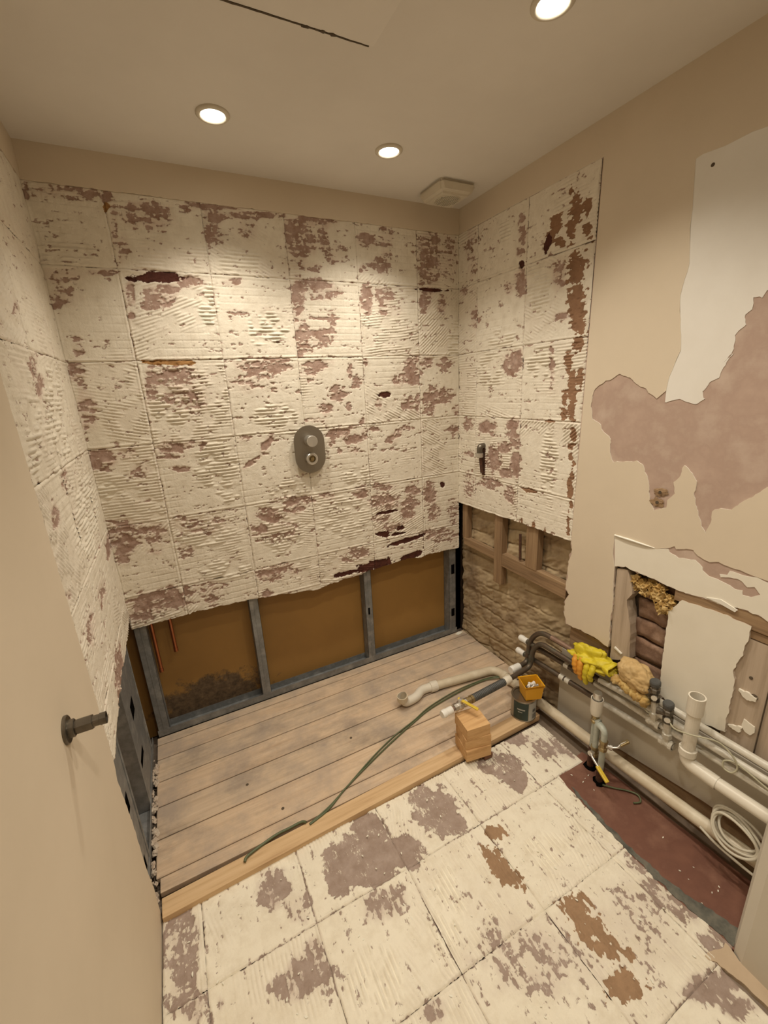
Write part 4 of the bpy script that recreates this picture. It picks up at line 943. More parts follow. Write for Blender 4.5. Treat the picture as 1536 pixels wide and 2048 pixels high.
mb.box(-1.665, 0.0, 0.0215, 0.0225, 0.0005, 0.034); mb.box(-1.665, 0.0, 0.0775, 0.0785, 0.0005, 0.034); mb.box(-1.665, 0.0, 0.0225, 0.0775, 0.0005, 0.0018)
mb.build('floor_track', MT['galv'], fr)
mb = MB().box(-0.040, -0.018, 0.0208, 0.0222, 0.12, 0.17); mb.build('service_hole', MT['black'], fr)
mb = MB().box(-0.040, -0.018, 0.0208, 0.0222, 0.40, 0.46); mb.build('service_hole', MT['black'], fr)
mb = MB().box(-0.588, -0.578, 0.0205, 0.0213, 0.30, 0.34); mb.build('service_hole', MT['black'], fr)

fl = empty('metal_stud_frame', (WL-0.05, -0.4, 0), 'dark galvanised stud frame in the opened left partition', 'stud frame')
def flat_stud(u0, u1, holes, z1=0.70):
    mb = MB(); t = 0.0012; x0 = WL-0.024
    mb.box(x0-t, x0, -u1, -u0, 0.004, z1)
    mb.box(WL-0.082, x0-t, -u0-t, -u0, 0.004, z1); mb.box(WL-0.082, x0-t, -u1, -u1+t, 0.004, z1)
    mb.tube([(x0+0.001, -u0-0.006, 0.006), (x0+0.001, -u0-0.006, z1)], 0.004, 8)
    o = mb.build('stud', MT['galv'], fl)
    for (a, b, c, d) in holes:
        MB().box(x0-0.0004, x0+0.0008, -b, -a, c, d).build('service_hole', MT['black'], o)
flat_stud(0.07, 0.36, [(0.20, 0.27, 0.34, 0.40), (0.24, 0.33, 0.17, 0.20)])
flat_stud(0.565, 0.765, [(0.62, 0.69, 0.30, 0.36), (0.62, 0.70, 0.05, 0.10)])
mb = MB(); mb.box(WL-0.0235, WL-0.0215, -0.77, 0.0, 0.0005, 0.030); mb.box(WL-0.082, WL-0.0235, -0.77, 0.0, 0.0005, 0.0018); mb.build('floor_track', MT['galv'], fl)
m = Matrix.Translation((WL-0.008, -0.33, 0.004))
mb = MB()
rr_ = random.Random(4)
for k in range(70):
    lump(mb, (WL-0.014+rr_.uniform(-0.008, 0.010), -0.12-rr_.random()*0.62, 0.004+rr_.uniform(-0.003, 0.004)), rr_.uniform(0.003, 0.010), k*2.7, 2, 0.8, 1.5, (0.9, 1.3, 0.8), False)
o = mb.build('plaster_rubble', MT['gyp']); tag(o, 'crumbs of broken plaster along the foot of the left partition', 'rubble', None, 'stuff')

# two copper tails inside the wall
for (lab, x, y, zb) in (('copper pipe tail hanging lower in the cavity, nearer the left corner', -1.598, 0.045, 0.315), ('shorter copper pipe tail hanging in the cavity, further from the corner', -1.525, 0.045, 0.395)):
    t = empty('copper_pipe', (x, y, zb), lab, 'pipe')
    mb = MB().tube([(x, y, zb+0.01), (x, y, 0.75)], 0.0078, 14); mb.build('tube', MT['copper_red'], t)
    mb = MB().tube([(x, y, zb), (x, y, zb+0.018)], 0.0092, 14); mb.build('end_cap', MT['copper_red'], t)

# ---------------------------------------------------------------- downlights
def downlight(x, y, label):
    t = empty('downlight', (x, y, H), label, 'light', 'recessed ceiling downlights')
    mb = MB().lathe((x, y, H), (0, 0, -1), [(-0.001, 0.047), (0.003, 0.047), (0.006, 0.043), (0.007, 0.036), (0.003, 0.033)], 32, True); mb.build('bezel', MT['fan'], t)
    mb = MB().lathe((x, y, H), (0, 0, -1), [(0.0035, 0.033), (0.0045, 0.025), (0.005, 0.0)], 28, True); mb.build('lens', MT['lens'], t)
    ld = bpy.data.lights.new('lamp', 'SPOT')
    ld.energy = LAMP_W; ld.color = LAMP_COL; ld.spot_size = LAMP_CONE; ld.spot_blend = LAMP_BLEND; ld.shadow_soft_size = 0.028
    lo = bpy.data.objects.new('lamp_light', ld); lo.location = (0, 0, -0.04); lo.parent = t; link(lo)
downlight(-1.119, -0.340, 'lit round downlight nearer the left wall, over the back wall')
downlight(-0.550, -0.344, 'lit round downlight nearer the extractor fan')
downlight(-0.494, -1.000, 'lit round downlight cut by the top edge of the picture')
downlight(-0.550, -1.680, 'assumed unseen downlight, added for brightness, behind the projecting wall corner, above the camera')  # out of view, an assumed lamp added to raise the room's brightness
downlight(-1.150, -1.680, 'assumed unseen downlight, added for brightness, above and behind the camera')  # likewise unseen and added, fills the room from behind the camera

# ---------------------------------------------------------------- extractor fan
fan = empty('extractor_fan', (-0.185, -0.165, H), 'cream square ceiling extractor fan with a round slotted grille', 'fan')
mb = MB()
bm = bmesh.new(); bmesh.ops.create_cube(bm, size=1.0)
for q in bm.verts:
    k = 0.092 if q.co.z > 0 else 0.072
    q.co = Vector((-0.185+q.co.x*2*k, -0.165+q.co.y*2*k, H-0.0215+q.co.z*0.043))
bmesh.ops.bevel(bm, geom=list(bm.edges), offset=0.012, segments=3, affect='EDGES')
mb.bm(bm, None, False); mb.build('cover', MT['fan'], fan)
mb = MB().lathe((-0.185, -0.165, H-0.043), (0, 0, -1), [(-0.002, 0.056), (0.002, 0.056), (0.003, 0.052), (0.0005, 0.050)], 32, True); mb.build('grille_ring', MT['fan'], fan)
mb = MB().lathe((-0.185, -0.165, H-0.0434), (0, 0, -1), [(0, 0.050), (0.0002, 0.0)], 32); mb.build('grille_void', MT['crack'], fan)
for k in range(-5, 6):
    w = math.sqrt(max(0.0, 0.050**2-(k*0.009)**2))
    if w < 0.01: continue
    mb = MB().box(-0.185+k*0.009-0.0022, -0.185+k*0.009+0.0022, -0.165-w, -0.165+w, H-0.0465, H-0.0436); mb.build('grille_slat', MT['fan'], fan)

# ---------------------------------------------------------------- shower valve on the back wall
sv = empty('shower_valve', (-0.836, -0.012, 1.232), 'satin steel pill-shaped shower valve plate with two bare spindles', 'valve')
def pill(cx, cz, w, h, n=20):
    r = w/2; out = []
    for k in range(n+1):
        a = PI*k/n; out.append((cx+r*math.cos(a), cz+h/2-r+r*math.sin(a)))
    for k in range(n+1):
        a = PI+PI*k/n; out.append((cx+r*math.cos(a), cz-h/2+r+r*math.sin(a)))
    return out
pp = pill(-0.836, 1.232, 0.140, 0.212)
mb = MB().prism(pp, lambda a, b: (a, -0.020, b), lambda a, b: (a, -0.0245, b)); mb.build('plate', MT['satin'], sv)
mb = MB().prism(pill(-0.836, 1.232, 0.10, 0.170), lambda a, b: (a, 0.004, b), lambda a, b: (a, -0.020, b)); mb.build('back_box', MT['band'], sv)
mb = MB().lathe((-0.836, -0.0245, 1.272), (0, -1, 0), [(0, 0.0245), (0.045, 0.0245), (0.047, 0.023), (0.047, 0.0)], 28); mb.build('knob', MT['chrome'], sv)
mb = MB().lathe((-0.836, -0.0245, 1.192), (0, -1, 0), [(0, 0.0265), (0.02, 0.0265), (0.0225, 0.024), (0.0225, 0.016), (0.012, 0.015)], 28); mb.build('collar', MT['chrome'], sv)
mb = MB().lathe((-0.836, -0.035, 1.192), (0, -1, 0), [(0, 0.015), (0.001, 0.008), (0.015, 0.008), (0.016, 0.0)], 12); mb.build('spindle', MT['brass'], sv)

# chrome outlet on the right wall with the slot chased below it
so = empty('shower_outlet', (0, -0.207, 1.17), 'dark chrome hooked outlet elbow on the right wall above a brown slot', 'outlet')
mb = MB().box(-0.0055, 0.004, -0.222, -0.196, 1.030, 1.165, bev=0.003); mb.build('wall_slot', MT['rust'], so)
mb = MB().tube(bent([(0.004, -0.207, 1.178), (-0.028, -0.207, 1.178), (-0.028, -0.207, 1.125)], 0.02), 0.0145, 16); mb.build('elbow', MT['darkchrome'], so)
mb = MB().lathe((-0.028, -0.207, 1.145), (0, 0, -1), [(0, 0.0145), (0, 0.018), (0.02, 0.018), (0.022, 0.016), (0.022, 0.011), (0.01, 0.010)], 20); mb.build('collar', MT['chrome'], so)
mb = MB().tube([(-0.024, -0.208, 1.13), (-0.016, -0.212, 1.045)], 0.008, 12); mb.build('tail', MT['rust'], so)

# outlet on the left wall
lo = empty('wall_outlet', (WL+0.005, -1.003, 0.894), 'dull metal threaded shower outlet with round flange on the left wall', 'outlet')
c = Vector((WL+0.005, -1.005, 0.893))
mb = MB().lathe(c, (1, 0, 0), [(0, 0.0), (0, 0.0270), (0.004, 0.0270), (0.0055, 0.025), (0.0055, 0.017), (0.014, 0.017), (0.0155, 0.015), (0.0155, 0.0)], 28); mb.build('flange', MT['darkchrome'], lo)
mb = MB().lathe(c+Vector((0.0155, 0, 0)), (1, 0, 0), [(0, 0.012), (0.003, 0.012), (0.003, 0.0150), (0.028, 0.0150), (0.029, 0.013), (0.029, 0.0)], 6); mb.build('hex_nut', MT['darkchrome'], lo)
mb = MB().lathe(c+Vector((0.0445, 0, 0)), (1, 0, 0), [(0, 0.0105), (0.011, 0.0105), (0.0115, 0.0115), (0.022, 0.0115), (0.022, 0.0085), (0.006, 0.0085), (0.006, 0)], 20); mb.build('thread', MT['darkchrome'], lo)

# ---------------------------------------------------------------- pipes along the right wall
XP = -0.030
YE = -1.573
def cap_on(parent, p, d, r=0.0155, L=0.045):
    mb = MB().lathe(p, d, [(-0.01, r*0.8), (-0.01, r), (L*0.45, r), (L*0.5, r*1.08), (L*0.8, r*1.08), (L*0.85, r), (L, r*0.95), (L, 0.0)], 20)
    return mb.build('end_cap', MT['cap'], parent)
pa = empty('heating_pipe', (XP, -1.1, 0.385), 'topmost copper pipe along the right wall, bent down to a white end cap', 'pipe')
mb = MB().tube(bent([(XP, -1.03, 0.385), (XP, -0.655, 0.378), (XP-0.004, -0.598, 0.30), (XP-0.006, -0.596, 0.18), (-0.105, -0.600, 0.18)], 0.055, 8), 0.0115, 14); mb.build('copper_run', MT['oldcopper'], pa)
mb = MB().tube([(XP, -1.01, 0.3852), (XP, -0.72, 0.3802)], 0.0118, 14); mb.build('dull_run', MT['copper_dull'], pa)
mb = MB().tube([(XP, YE, 0.393), (XP, -1.19, 0.389), (XP, -1.02, 0.385)], 0.0119, 14); mb.build('white_run', MT['pipe_white'], pa)
mb = MB().tube([(XP-0.005, -0.597, 0.235), (XP-0.005, -0.597, 0.215)], 0.0135, 14); mb.build('coupling', MT['oldcopper'], pa)
cap_on(pa, (-0.105, -0.600, 0.18), (-1, -0.05, 0), 0.0165, 0.045)
XB = -0.046
pb = empty('heating_pipe', (XB, -1.1, 0.34), 'second pipe along the right wall, dropping into the pipe that feeds the black hose', 'pipe')
mb = MB().tube(bent([(XB, -0.985, 0.338), (XB, -0.672, 0.333), (XB-0.002, -0.632, 0.27), (XB-0.002, -0.628, 0.18), (-0.200, -0.646, 0.18)], 0.05, 8), 0.0115, 14); mb.build('copper_run', MT['oldcopper'], pb)
mb = MB().tube([(XB+0.012, YE, 0.352), (XB+0.006, -1.13, 0.349), (XB, -0.975, 0.338)], 0.0119, 14); mb.build('white_run', MT['pipe_white'], pb)
mb = MB().tube([(XB-0.002, -0.629, 0.235), (XB-0.002, -0.629, 0.21)], 0.0135, 14); mb.build('coupling', MT['oldcopper'], pb)
mb = MB().lathe((-0.195, -0.6455, 0.18), (-1, -0.06, 0), [(0, 0.012), (0, 0.017), (0.012, 0.0185), (0.026, 0.0185), (0.036, 0.016), (0.036, 0.011)], 18); mb.build('coupling', MT['plastic_w'], pb)
pc = empty('heating_pipe', (XP, -1.0, 0.30), 'third pipe along the right wall, white capped at the shower end, valve on it', 'pipe')
mb = MB().tube([(XP, -0.565, 0.281), (XP, -0.955, 0.299)], 0.0112, 14); mb.build('copper_run', MT['oldcopper'], pc)
mb = MB().tube([(XP, -0.948, 0.2988), (XP, -1.2, 0.303), (XP, YE, 0.316)], 0.0122, 14); mb.build('white_run', MT['pipe_white'], pc)
cap_on(pc, (XP, -0.572, 0.281), (0, 1, -0.04), 0.0145, 0.038)
pd = empty('heating_pipe', (XP, -0.95, 0.23), 'lowest pipe along the right wall, white capped, running behind the floor risers', 'pipe')
mb = MB().tube([(XP, -0.552, 0.2035), (XP, -0.985, 0.232)], 0.0112, 14); mb.build('copper_run', MT['oldcopper'], pd)
mb = MB().tube([(XP, -0.978, 0.2316), (XP, -1.262, 0.254)], 0.0122, 14); mb.build('white_run', MT['pipe_white'], pd)
cap_on(pd, (XP, -0.558, 0.2035), (0, 1, -0.06), 0.0145, 0.038)
for t, (y, z) in ((pc, (-0.80, 0.292)), (pc, (-0.84, 0.294)), (pd, (-0.78, 0.2185)), (pd, (-0.81, 0.2205))):
    mb = MB().tube([(XP, y, z), (XP, y-0.022, z+0.001)], 0.0135, 14); mb.build('coupling', MT['pipe_white'] if y > -0.82 else MT['oldcopper'], t)

# black flexible hose, ball valve and cap resting on the wood blocks
hv = empty('flexible_hose', (-0.42, -0.655, 0.18), 'black ribbed hose with a yellow-levered ball valve and white cap', 'hose')
a = Vector((-0.232, -0.648, 0.180)); b = Vector((-0.425, -0.662, 0.180)); n = 46
pts = []; rs = []
for k in range(n+1):
    pts.append(a.lerp(b, k/n)); rs.append(0.0158+(0.0016 if k % 2 else -0.0004))
mb = MB().tube(pts, rs, 16, smooth=False); mb.build('hose', MT['rubber'], hv)
d = (b-a).normalized()
mb = MB().lathe(b-d*0.006, d, [(0, 0.0175), (0.012, 0.0175), (0.013, 0.014), (0.024, 0.0135), (0.024, 0.0165), (0.036, 0.0165), (0.036, 0.012)], 16); mb.build('ferrule', MT['brass'], hv)
p0 = b + d*0.028
mb = MB().lathe(p0, d, [(0, 0.011), (0.004, 0.0175), (0.018, 0.0175), (0.022, 0.0145), (0.028, 0.019), (0.044, 0.019), (0.050, 0.0145), (0.054, 0.0175), (0.070, 0.0175), (0.072, 0.010)], 8); bv = mb.build('ball_valve', MT['chrome'], hv)
s = p0 + d*0.036
mb = MB().lathe(s, (0, 0, 1), [(0, 0.009), (0.024, 0.009), (0.024, 0.0115), (0.032, 0.0115), (0.033, 0)], 6); mb.build('stem', MT['chrome'], bv)
e = s + Vector((0, 0, 0.029))
m = Matrix.Translation(e) @ Matrix.Rotation(math.radians(-62), 4, 'Z')
mb = MB().box(-0.01, 0.082, -0.0065, 0.0065, -0.003, 0.003, 0, m @ Matrix.Rotation(math.radians(10), 4, 'Y'), 0.002); mb.build('lever', MT['yellow_lever'], bv)
q = p0 + d*0.072
mb = MB().tube([q-d*0.004, q+d*0.03], 0.0098, 14); mb.build('copper_stub', MT['copper_dull'], hv)
cap_on(hv, q+d*0.02, d, 0.0160, 0.042)

# ---------------------------------------------------------------- waste pipes
wp = empty('waste_pipe', (-0.06, -1.0, 0.05), 'cream plastic waste pipe from the shower floor round along the right wall', 'pipe')
RP = 0.0215
mb = MB().tube(bent([(-0.43, -0.346, 0.0225), (-0.062, -0.402, 0.0235), (-0.060, -0.70, 0.036), (-0.060, -0.98, 0.046), (-0.060, -1.14, 0.057), (-0.060, -1.43, 0.079), (-0.060, YE, 0.093)], 0.05, 8), RP, 20); mb.build('pipe_run', MT['plastic'], wp)
mb = MB().lathe((-0.428, -0.346, 0.0225), (-1, 0.12, 0), [(-0.03, RP), (-0.03, RP+0.004), (-0.02, RP+0.005), (0.006, RP+0.005), (0.008, RP)], 20)
mb.tube(bent([(-0.425, -0.346, 0.0225), (-0.485, -0.340, 0.0235), (-0.530, -0.372, 0.0240), (-0.600, -0.378, 0.0235), (-0.612, -0.378, 0.072)], 0.034, 8), RP, 20, cap=False)
mb.build('trap_bend', MT['plastic_w'], wp)
mb = MB().lathe((-0.611, -0.378, 0.046), (-0.05, 0, 1), [(0, RP), (0.0, RP+0.004), (0.024, RP+0.005), (0.024, RP+0.001), (-0.01, RP-0.002)], 22); mb.build('socket', MT['plastic'], wp)
for (y, z) in ((-0.46, 0.0255), (-0.50, 0.027)):
    mb = MB().tube([(-0.0605, y, z), (-0.0605, y-0.025, z+0.001)], RP+0.003, 20); mb.build('collar', MT['plastic'], wp)

uw = empty('soil_waste_upright', (-0.072, -1.318, 0.27), 'open upright white waste pipe rising from an elbow beside the pipes', 'pipe')
RU = 0.0190
mb = MB().tube(bent([(-0.072, -1.318, 0.325), (-0.072, -1.318, 0.268), (-0.072, -1.41, 0.266)], 0.055, 10), RU+0.002, 22, cap=False); mb.build('elbow', MT['plastic_w'], uw)
mb = MB().tube([(-0.072, -1.395, 0.266), (-0.072, YE, 0.272)], RU, 22); mb.build('pipe_run', MT['plastic_w'], uw)
mb = MB().lathe((-0.072, -1.318, 0.30), (-0.02, 0.0, 1), [(0, RU+0.0022), (0, RU+0.006), (0.022, RU+0.006), (0.024, RU), (0.165, RU)], 24, False)
mb.build('upright', MT['plastic_w'], uw)
mb = MB().lathe((-0.075, -1.318, 0.46), (-0.02, 0.0, 1), [(0, RU), (0, RU+0.0045), (0.062, RU+0.0045), (0.0625, RU+0.0005), (-0.02, RU-0.001), (-0.02, 0)], 24, False); mb.build('socket', MT['plastic_w'], uw)

# ---------------------------------------------------------------- shut-off valves on the pipes
def stopvalve(y, z0, z1, label):
    t = empty('shutoff_valve', (XP-0.004, y, z0), label, 'valve', 'shut-off valves on the wall pipes')
    x = XP-0.006
    mb = MB().lathe((x, y+0.02, z0), (0, -1, 0), [(0, 0.014), (0, 0.0185), (0.010, 0.019), (0.014, 0.0155), (0.028, 0.0155), (0.032, 0.019), (0.042, 0.0185), (0.042, 0.013)], 14)
    mb.build('tee_body', MT['pipe_white'], t)
    AX = (-0.17, 0, 1)
    P = lambda z: (x-0.17*(z-z0), y, z)
    mb = MB().lathe((x, y, z0), AX, [(0, 0.012), (0.028, 0.012), (0.028, 0.016), (0.046, 0.016), (0.048, 0.0115), (z1-z0-0.06, 0.0115)], 8); mb.build('neck', MT['pipe_white'], t)
    mb = MB().lathe(P(z1-0.085), AX, [(0, 0.011), (0.002, 0.0165), (0.022, 0.0165), (0.026, 0.011), (0.040, 0.011), (0.042, 0.0165), (0.055, 0.0165), (0.058, 0.012), (0.070, 0.011)], 8); mb.build('union_nut', MT['darkchrome'], t)
    mb = MB().lathe(P(z1-0.020), AX, [(0, 0.010), (0.0, 0.0155), (0.004, 0.017), (0.016, 0.017), (0.020, 0.014), (0.020, 0.0)], 16); mb.build('knob', MT['rubber'], t)
    mb = MB().lathe(P(z1-0.052), (-0.5, 0.85, 0.1), [(0, 0.009), (0.026, 0.009), (0.026, 0.0115), (0.034, 0.0115), (0.034, 0)], 8); mb.build('side_port', MT['darkchrome'], t)
    mb = MB().lathe(P(z1-0.062), (-0.9, -0.4, 0.1), [(0, 0.007), (0.020, 0.007), (0.020, 0.0095), (0.024, 0.0095), (0.024, 0)], 8); mb.build('drain_screw', MT['chrome'], t)
    return t
stopvalve(-1.188, 0.304, 0.487, 'taller shut-off valve with a dark knob beside the foam lump')
stopvalve(-1.238, 0.256, 0.435, 'shut-off valve with a dark knob standing nearest the upright waste pipe')
tw = MB().tube(spline([(-0.045, -1.15, 0.40), (-0.062, -1.155, 0.375), (-0.066, -1.175, 0.35), (-0.05, -1.19, 0.345)], 8), 0.0022, 8).build('sensor_wire', MT['cable_t'])
tag(tw, 'short thin cream wire looping between the two shut-off valves', 'wire')
wire = MB().tube(spline([(-0.055, -1.243, 0.361), (-0.095, -1.28, 0.378), (-0.100, -1.328, 0.396), (-0.062, -1.385, 0.398), (-0.055, -1.425, 0.375), (-0.052, -1.440, 0.345), (-0.058, -1.432, 0.322), (-0.060, -1.412, 0.322), (-0.058, -1.408, 0.345), (-0.052, -1.43, 0.357), (-0.050, -1.46, 0.352), (-0.048, -1.52, 0.335), (-0.046, YE, 0.33)], 9), 0.0026, 8).build('thin_wire', MT['cable_t'])
tag(wire, 'thin cream wire with a small loop crossing the upright waste pipe', 'wire')

# ---------------------------------------------------------------- risers through the red board
rs_ = empty('floor_riser', (-0.12, -1.045, FZ), 'pair of grey-green pipes with lever valves rising through the red board', 'pipe')
R1 = Vector((-0.104, -1.014, 0)); R2 = Vector((-0.132, -1.076, 0))
mb = MB()
mb.tube([(R1.x, R1.y, FZ-0.02), (R1.x, R1.y, 0.075)], 0.0125, 14); mb.build('rusty_sleeve', MT['rust'], rs_)
mb = MB().tube([(R2.x, R2.y, FZ-0.02), (R2.x, R2.y, 0.035)], 0.0130, 14); mb.build('rusty_sleeve', MT['rust'], rs_)
for c in (R1, R2):
    mb = MB(); lump(mb, (c.x-0.004, c.y-0.004, FZ-0.001), 0.024, c.y*7, 2, 0.5, 1.3, (1, 1, 0.14)); mb.build('broken_hole', MT['black'], rs_)
mb = MB().tube([(R1.x, R1.y, 0.07), (R1.x, R1.y, 0.235)], 0.0105, 14); mb.build('riser_tube', MT['pipe_green'], rs_)
mb = MB().tube(bent([(R2.x, R2.y, 0.030), (R2.x, R2.y, 0.215), (-0.123, -1.038, 0.215), (-0.123, -1.038, 0.105)], 0.034, 9), 0.0112, 16); mb.build('bent_tube', MT['pipe_green'], rs_)
mb = MB().tube(bent([(R1.x, R1.y, 0.208), (R1.x-0.004, R1.y-0.048, 0.200), (R1.x-0.004, R1.y-0.050, 0.140)], 0.02, 8), 0.0085, 12); mb.build('side_tube', MT['pipe_green'], rs_)
mb = MB().lathe((R1.x, R1.y, 0.207), (0, -1, -0.1), [(0.008, 0.009), (0.008, 0.013), (0.020, 0.013), (0.020, 0.009)], 8); mb.build('side_nut', MT['pipe_green'], rs_)
mb = MB().lathe((R1.x, R1.y, 0.195), (0, 0, 1), [(0, 0.0105), (0, 0.015), (0.010, 0.015), (0.012, 0.011), (0.022, 0.011), (0.022, 0.0145), (0.032, 0.0145), (0.034, 0.0105)], 8); mb.build('compression_nut', MT['brass'], rs_)
# white sleeve with the chrome cartridge standing in it
mb = MB().lathe((R1.x, R1.y, 0.232), (0, 0, 1), [(0, 0.0), (0, 0.0185), (0.010, 0.0205), (0.022, 0.0215), (0.066, 0.0225), (0.072, 0.0225), (0.070, 0.0195), (0.02, 0.018), (0.02, 0)], 24, False); mb.build('white_sleeve', MT['plastic_w'], rs_)
mb = MB().lathe((R1.x, R1.y, 0.25), (0, 0, 1), [(0, 0.0155), (0.078, 0.0155), (0.080, 0.014), (0.080, 0.0)], 20); mb.build('chrome_cartridge', MT['chrome'], rs_)
def lever_valve(c, z, d1, d2, L, mat, droop):
    mb = MB().lathe((c[0], c[1], z-0.022), (0, 0, 1), [(0, 0.011), (0, 0.0155), (0.011, 0.0155), (0.014, 0.0125), (0.030, 0.0125), (0.033, 0.0155), (0.044, 0.0155), (0.044, 0.011)], 8); v = mb.build('lever_valve', MT['brass'], rs_)
    s0 = Vector((c[0], c[1], z)); d1 = Vector(d1).normalized(); d2 = Vector(d2).normalized()
    mb = MB().lathe(s0, d1, [(0.008, 0.008), (0.022, 0.008), (0.022, 0.0105), (0.030, 0.0105), (0.031, 0.0)], 8); mb.build('stem', MT['chrome'], v)
    q0 = s0 + d1*0.027
    mb = MB().tube([q0, q0+d2*L*0.25+d1*0.008, q0+d2*L*0.6+Vector((0, 0, droop*0.6)), q0+d2*L+Vector((0, 0, droop))], [0.0040, 0.0042, 0.0042, 0.0040], 8); lv = mb.build('lever', MT['chrome'], v)
    a_ = q0+d2*L*0.45+d1*0.004+Vector((0, 0, droop*0.4)); b_ = q0+d2*L*1.04+Vector((0, 0, droop*1.04))
    zz_ = (b_-a_).normalized(); m_ = Matrix.Translation((a_+b_)/2) @ zz_.to_track_quat('X', 'Z').to_matrix().to_4x4()
    MB().box(-(b_-a_).length/2, (b_-a_).length/2, -0.0075, 0.0075, -0.0045, 0.0045, 0, m_, 0.003).build('lever_grip', mat, v)
lever_valve((-0.123, -1.038), 0.085, (-0.9, -0.1, 0.1), (-0.25, -0.95, 0), 0.095, MT['yellow_lever'], -0.035)
lever_valve((R2.x, R2.y), 0.150, (0.55, -0.8, -0.05), (0.75, -0.5, 0.35), 0.060, MT['brass'], 0.012)

# ---------------------------------------------------------------- things on the pipes
# yellow rubber-palmed glove draped over the top pipe
gl = empty('work_glove', (-0.04, -0.93, 0.40), 'crumpled yellow work glove draped over the top pipe', 'glove')
bm = bmesh.new(); bmesh.ops.create_icosphere(bm, subdivisions=5, radius=1.0)
for q in bm.verts:
    d = q.co.normalized()
    fold = 0.30*math.sin(d.z*9+d.y*3.5+d.x*3+2.5*noise.noise(d*1.8)) + 0.35*noise.fractal(d*1.7+Vector((3, 1, 0)), 1.0, 2.0, 3) - 0.25*max(0, 1-abs(noise.noise(d*2.6+Vector((0, 5, 2))))*7)
    k = 1+fold*0.55
    y = d.y*0.088*k; z = d.z*0.040*k; x = d.x*0.040*k
    z -= 0.03*max(0, -d.x)*0.8
    q.co = Vector((-0.044+x, -0.932+y, 0.412+z - 0.18*y*0.3))
MB().bm(bm, None, True).build('glove_body', MT['glove'], gl)
for k, (a0, L, r) in enumerate(((-0.885, 0.060, 0.0125), (-0.910, 0.075, 0.0125), (-0.938, 0.080, 0.0120), (-0.962, 0.055, 0.0115))):
    pts = spline([(-0.070, a0, 0.405), (-0.085, a0-0.004, 0.392-L*0.15), (-0.086, a0-0.010+0.004*k, 0.392-L*0.6), (-0.078, a0-0.012+0.004*k, 0.392-L)], 6)
    rr = [r*(1.05-0.3*(i/(len(pts)-1))**2+0.10*math.sin(i*1.7)) for i in range(len(pts))]
    MB().tube(pts, rr, 12).build('finger', MT['glove_or'] if k in (0, 1) else MT['glove'], gl)
mb = MB()
n = 28; vs = []; fs = []
for ring, (yy, s) in enumerate(((-1.000, 0.85), (-1.018, 1.0), (-1.032, 1.08), (-1.031, 0.96), (-1.005, 0.8))):
    for k in range(n):
        a = 2*PI*k/n
        vs.append((-0.046+0.036*s*math.cos(a), yy+0.004*math.sin(3*a), 0.416+0.022*s*math.sin(a)+0.003*math.sin(5*a)))
for ring in range(4):
    for k in range(n):
        fs.append((ring*n+k, ring*n+(k+1) % n, (ring+1)*n+(k+1) % n, (ring+1)*n+k))
mb.add(vs, fs, True); mb.build('cuff', MT['glove'], gl)

# lump of expanding foam
fm = empty('foam_lump', (-0.05, -1.1, 0.40), 'tan lump of expanding foam sitting on the top pipe beside the glove', 'foam')
bm = bmesh.new(); bmesh.ops.create_icosphere(bm, subdivisions=5, radius=1.0)
for q in bm.verts:
    d = q.co.normalized()
    k = 1+0.20*noise.fractal(d*1.5+Vector((7, 2, 1)), 1.0, 2.0, 4)-0.09*max(0, 1-abs(math.sin(d.y*4.2+d.z*3.0+2*noise.noise(d*2)))*4)
    q.co = Vector((-0.052+d.x*0.046*k, -1.116+d.y*0.062*k, 0.452+d.z*0.052*k*(1.0 if d.z > 0 else 0.9)-0.15*(d.y*0.066)*-1))
MB().bm(bm, None, True).build('foam_body', MT['foam'], fm)
mb = MB()
for k in range(6):
    lump(mb, (-0.078+0.006*(k % 2), -1.065-0.020*k, 0.412-0.004*k), 0.019, k*3.1+1, 3, 0.45, 1.2)
mb.build('broken_underside', MT['foam_y'], fm)

# ---------------------------------------------------------------- coil of cable, green cables
cw = empty('cable_coil', (-0.09, -1.49, 0.09), 'coiled off-white cable lying over the waste pipe beside the wall corner', 'cable')
for k, (dr, dx, ph) in enumerate(((0.0, 0.0, 0.0), (0.010, 0.010, 0.4), (-0.008, 0.018, 0.8), (0.004, -0.010, 1.2), (0.016, 0.022, 2.0))):
    pts = []
    for i in range(40):
        a = 2*PI*i/40
        y = -1.482+(0.056+dr*0.8)*math.cos(a); z = 0.150+(0.034+dr*0.6)*math.sin(a)-0.35*(0.056+dr)*math.cos(a)*-0.5
        x = -0.088+dx*0.8+0.020*math.sin(a)+0.006*math.sin(a*2+ph)
        pts.append((x, y, z))
    MB().tube(pts, 0.0042, 8, closed=True).build('turn', MT['cable_w'], cw)
MB().tube(spline([(-0.100, -1.40, 0.095), (-0.105, -1.45, 0.085), (-0.105, -1.51, 0.080), (-0.10, -1.565, 0.075)], 8), 0.004, 8).build('tail', MT['cable_w'], cw)
gc = empty('green_cable', (-0.9, -0.6, 0), 'twin green cable snaking over the floorboards', 'cable')
gp = [(-1.18, -0.712, 0.005), (-1.10, -0.690, 0.005), (-1.018, -0.644, 0.005), (-0.87, -0.580, 0.005), (-0.736, -0.528, 0.005), (-0.61, -0.485, 0.005), (-0.507, -0.454, 0.006), (-0.34, -0.432, 0.008), (-0.18, -0.425, 0.008), (-0.10, -0.445, 0.012), (-0.03, -0.50, 0.03)]
MB().tube(spline(gp, 8), 0.0034, 10).build('strand', MT['cable_g'], gc)
MB().tube(spline([(x, y+(0.011 if i > 2 else 0.003)+0.004*math.sin(i*2.1), z) for i, (x, y, z) in enumerate(gp)], 8), 0.0030, 10).build('strand', MT['cable_g'], gc)
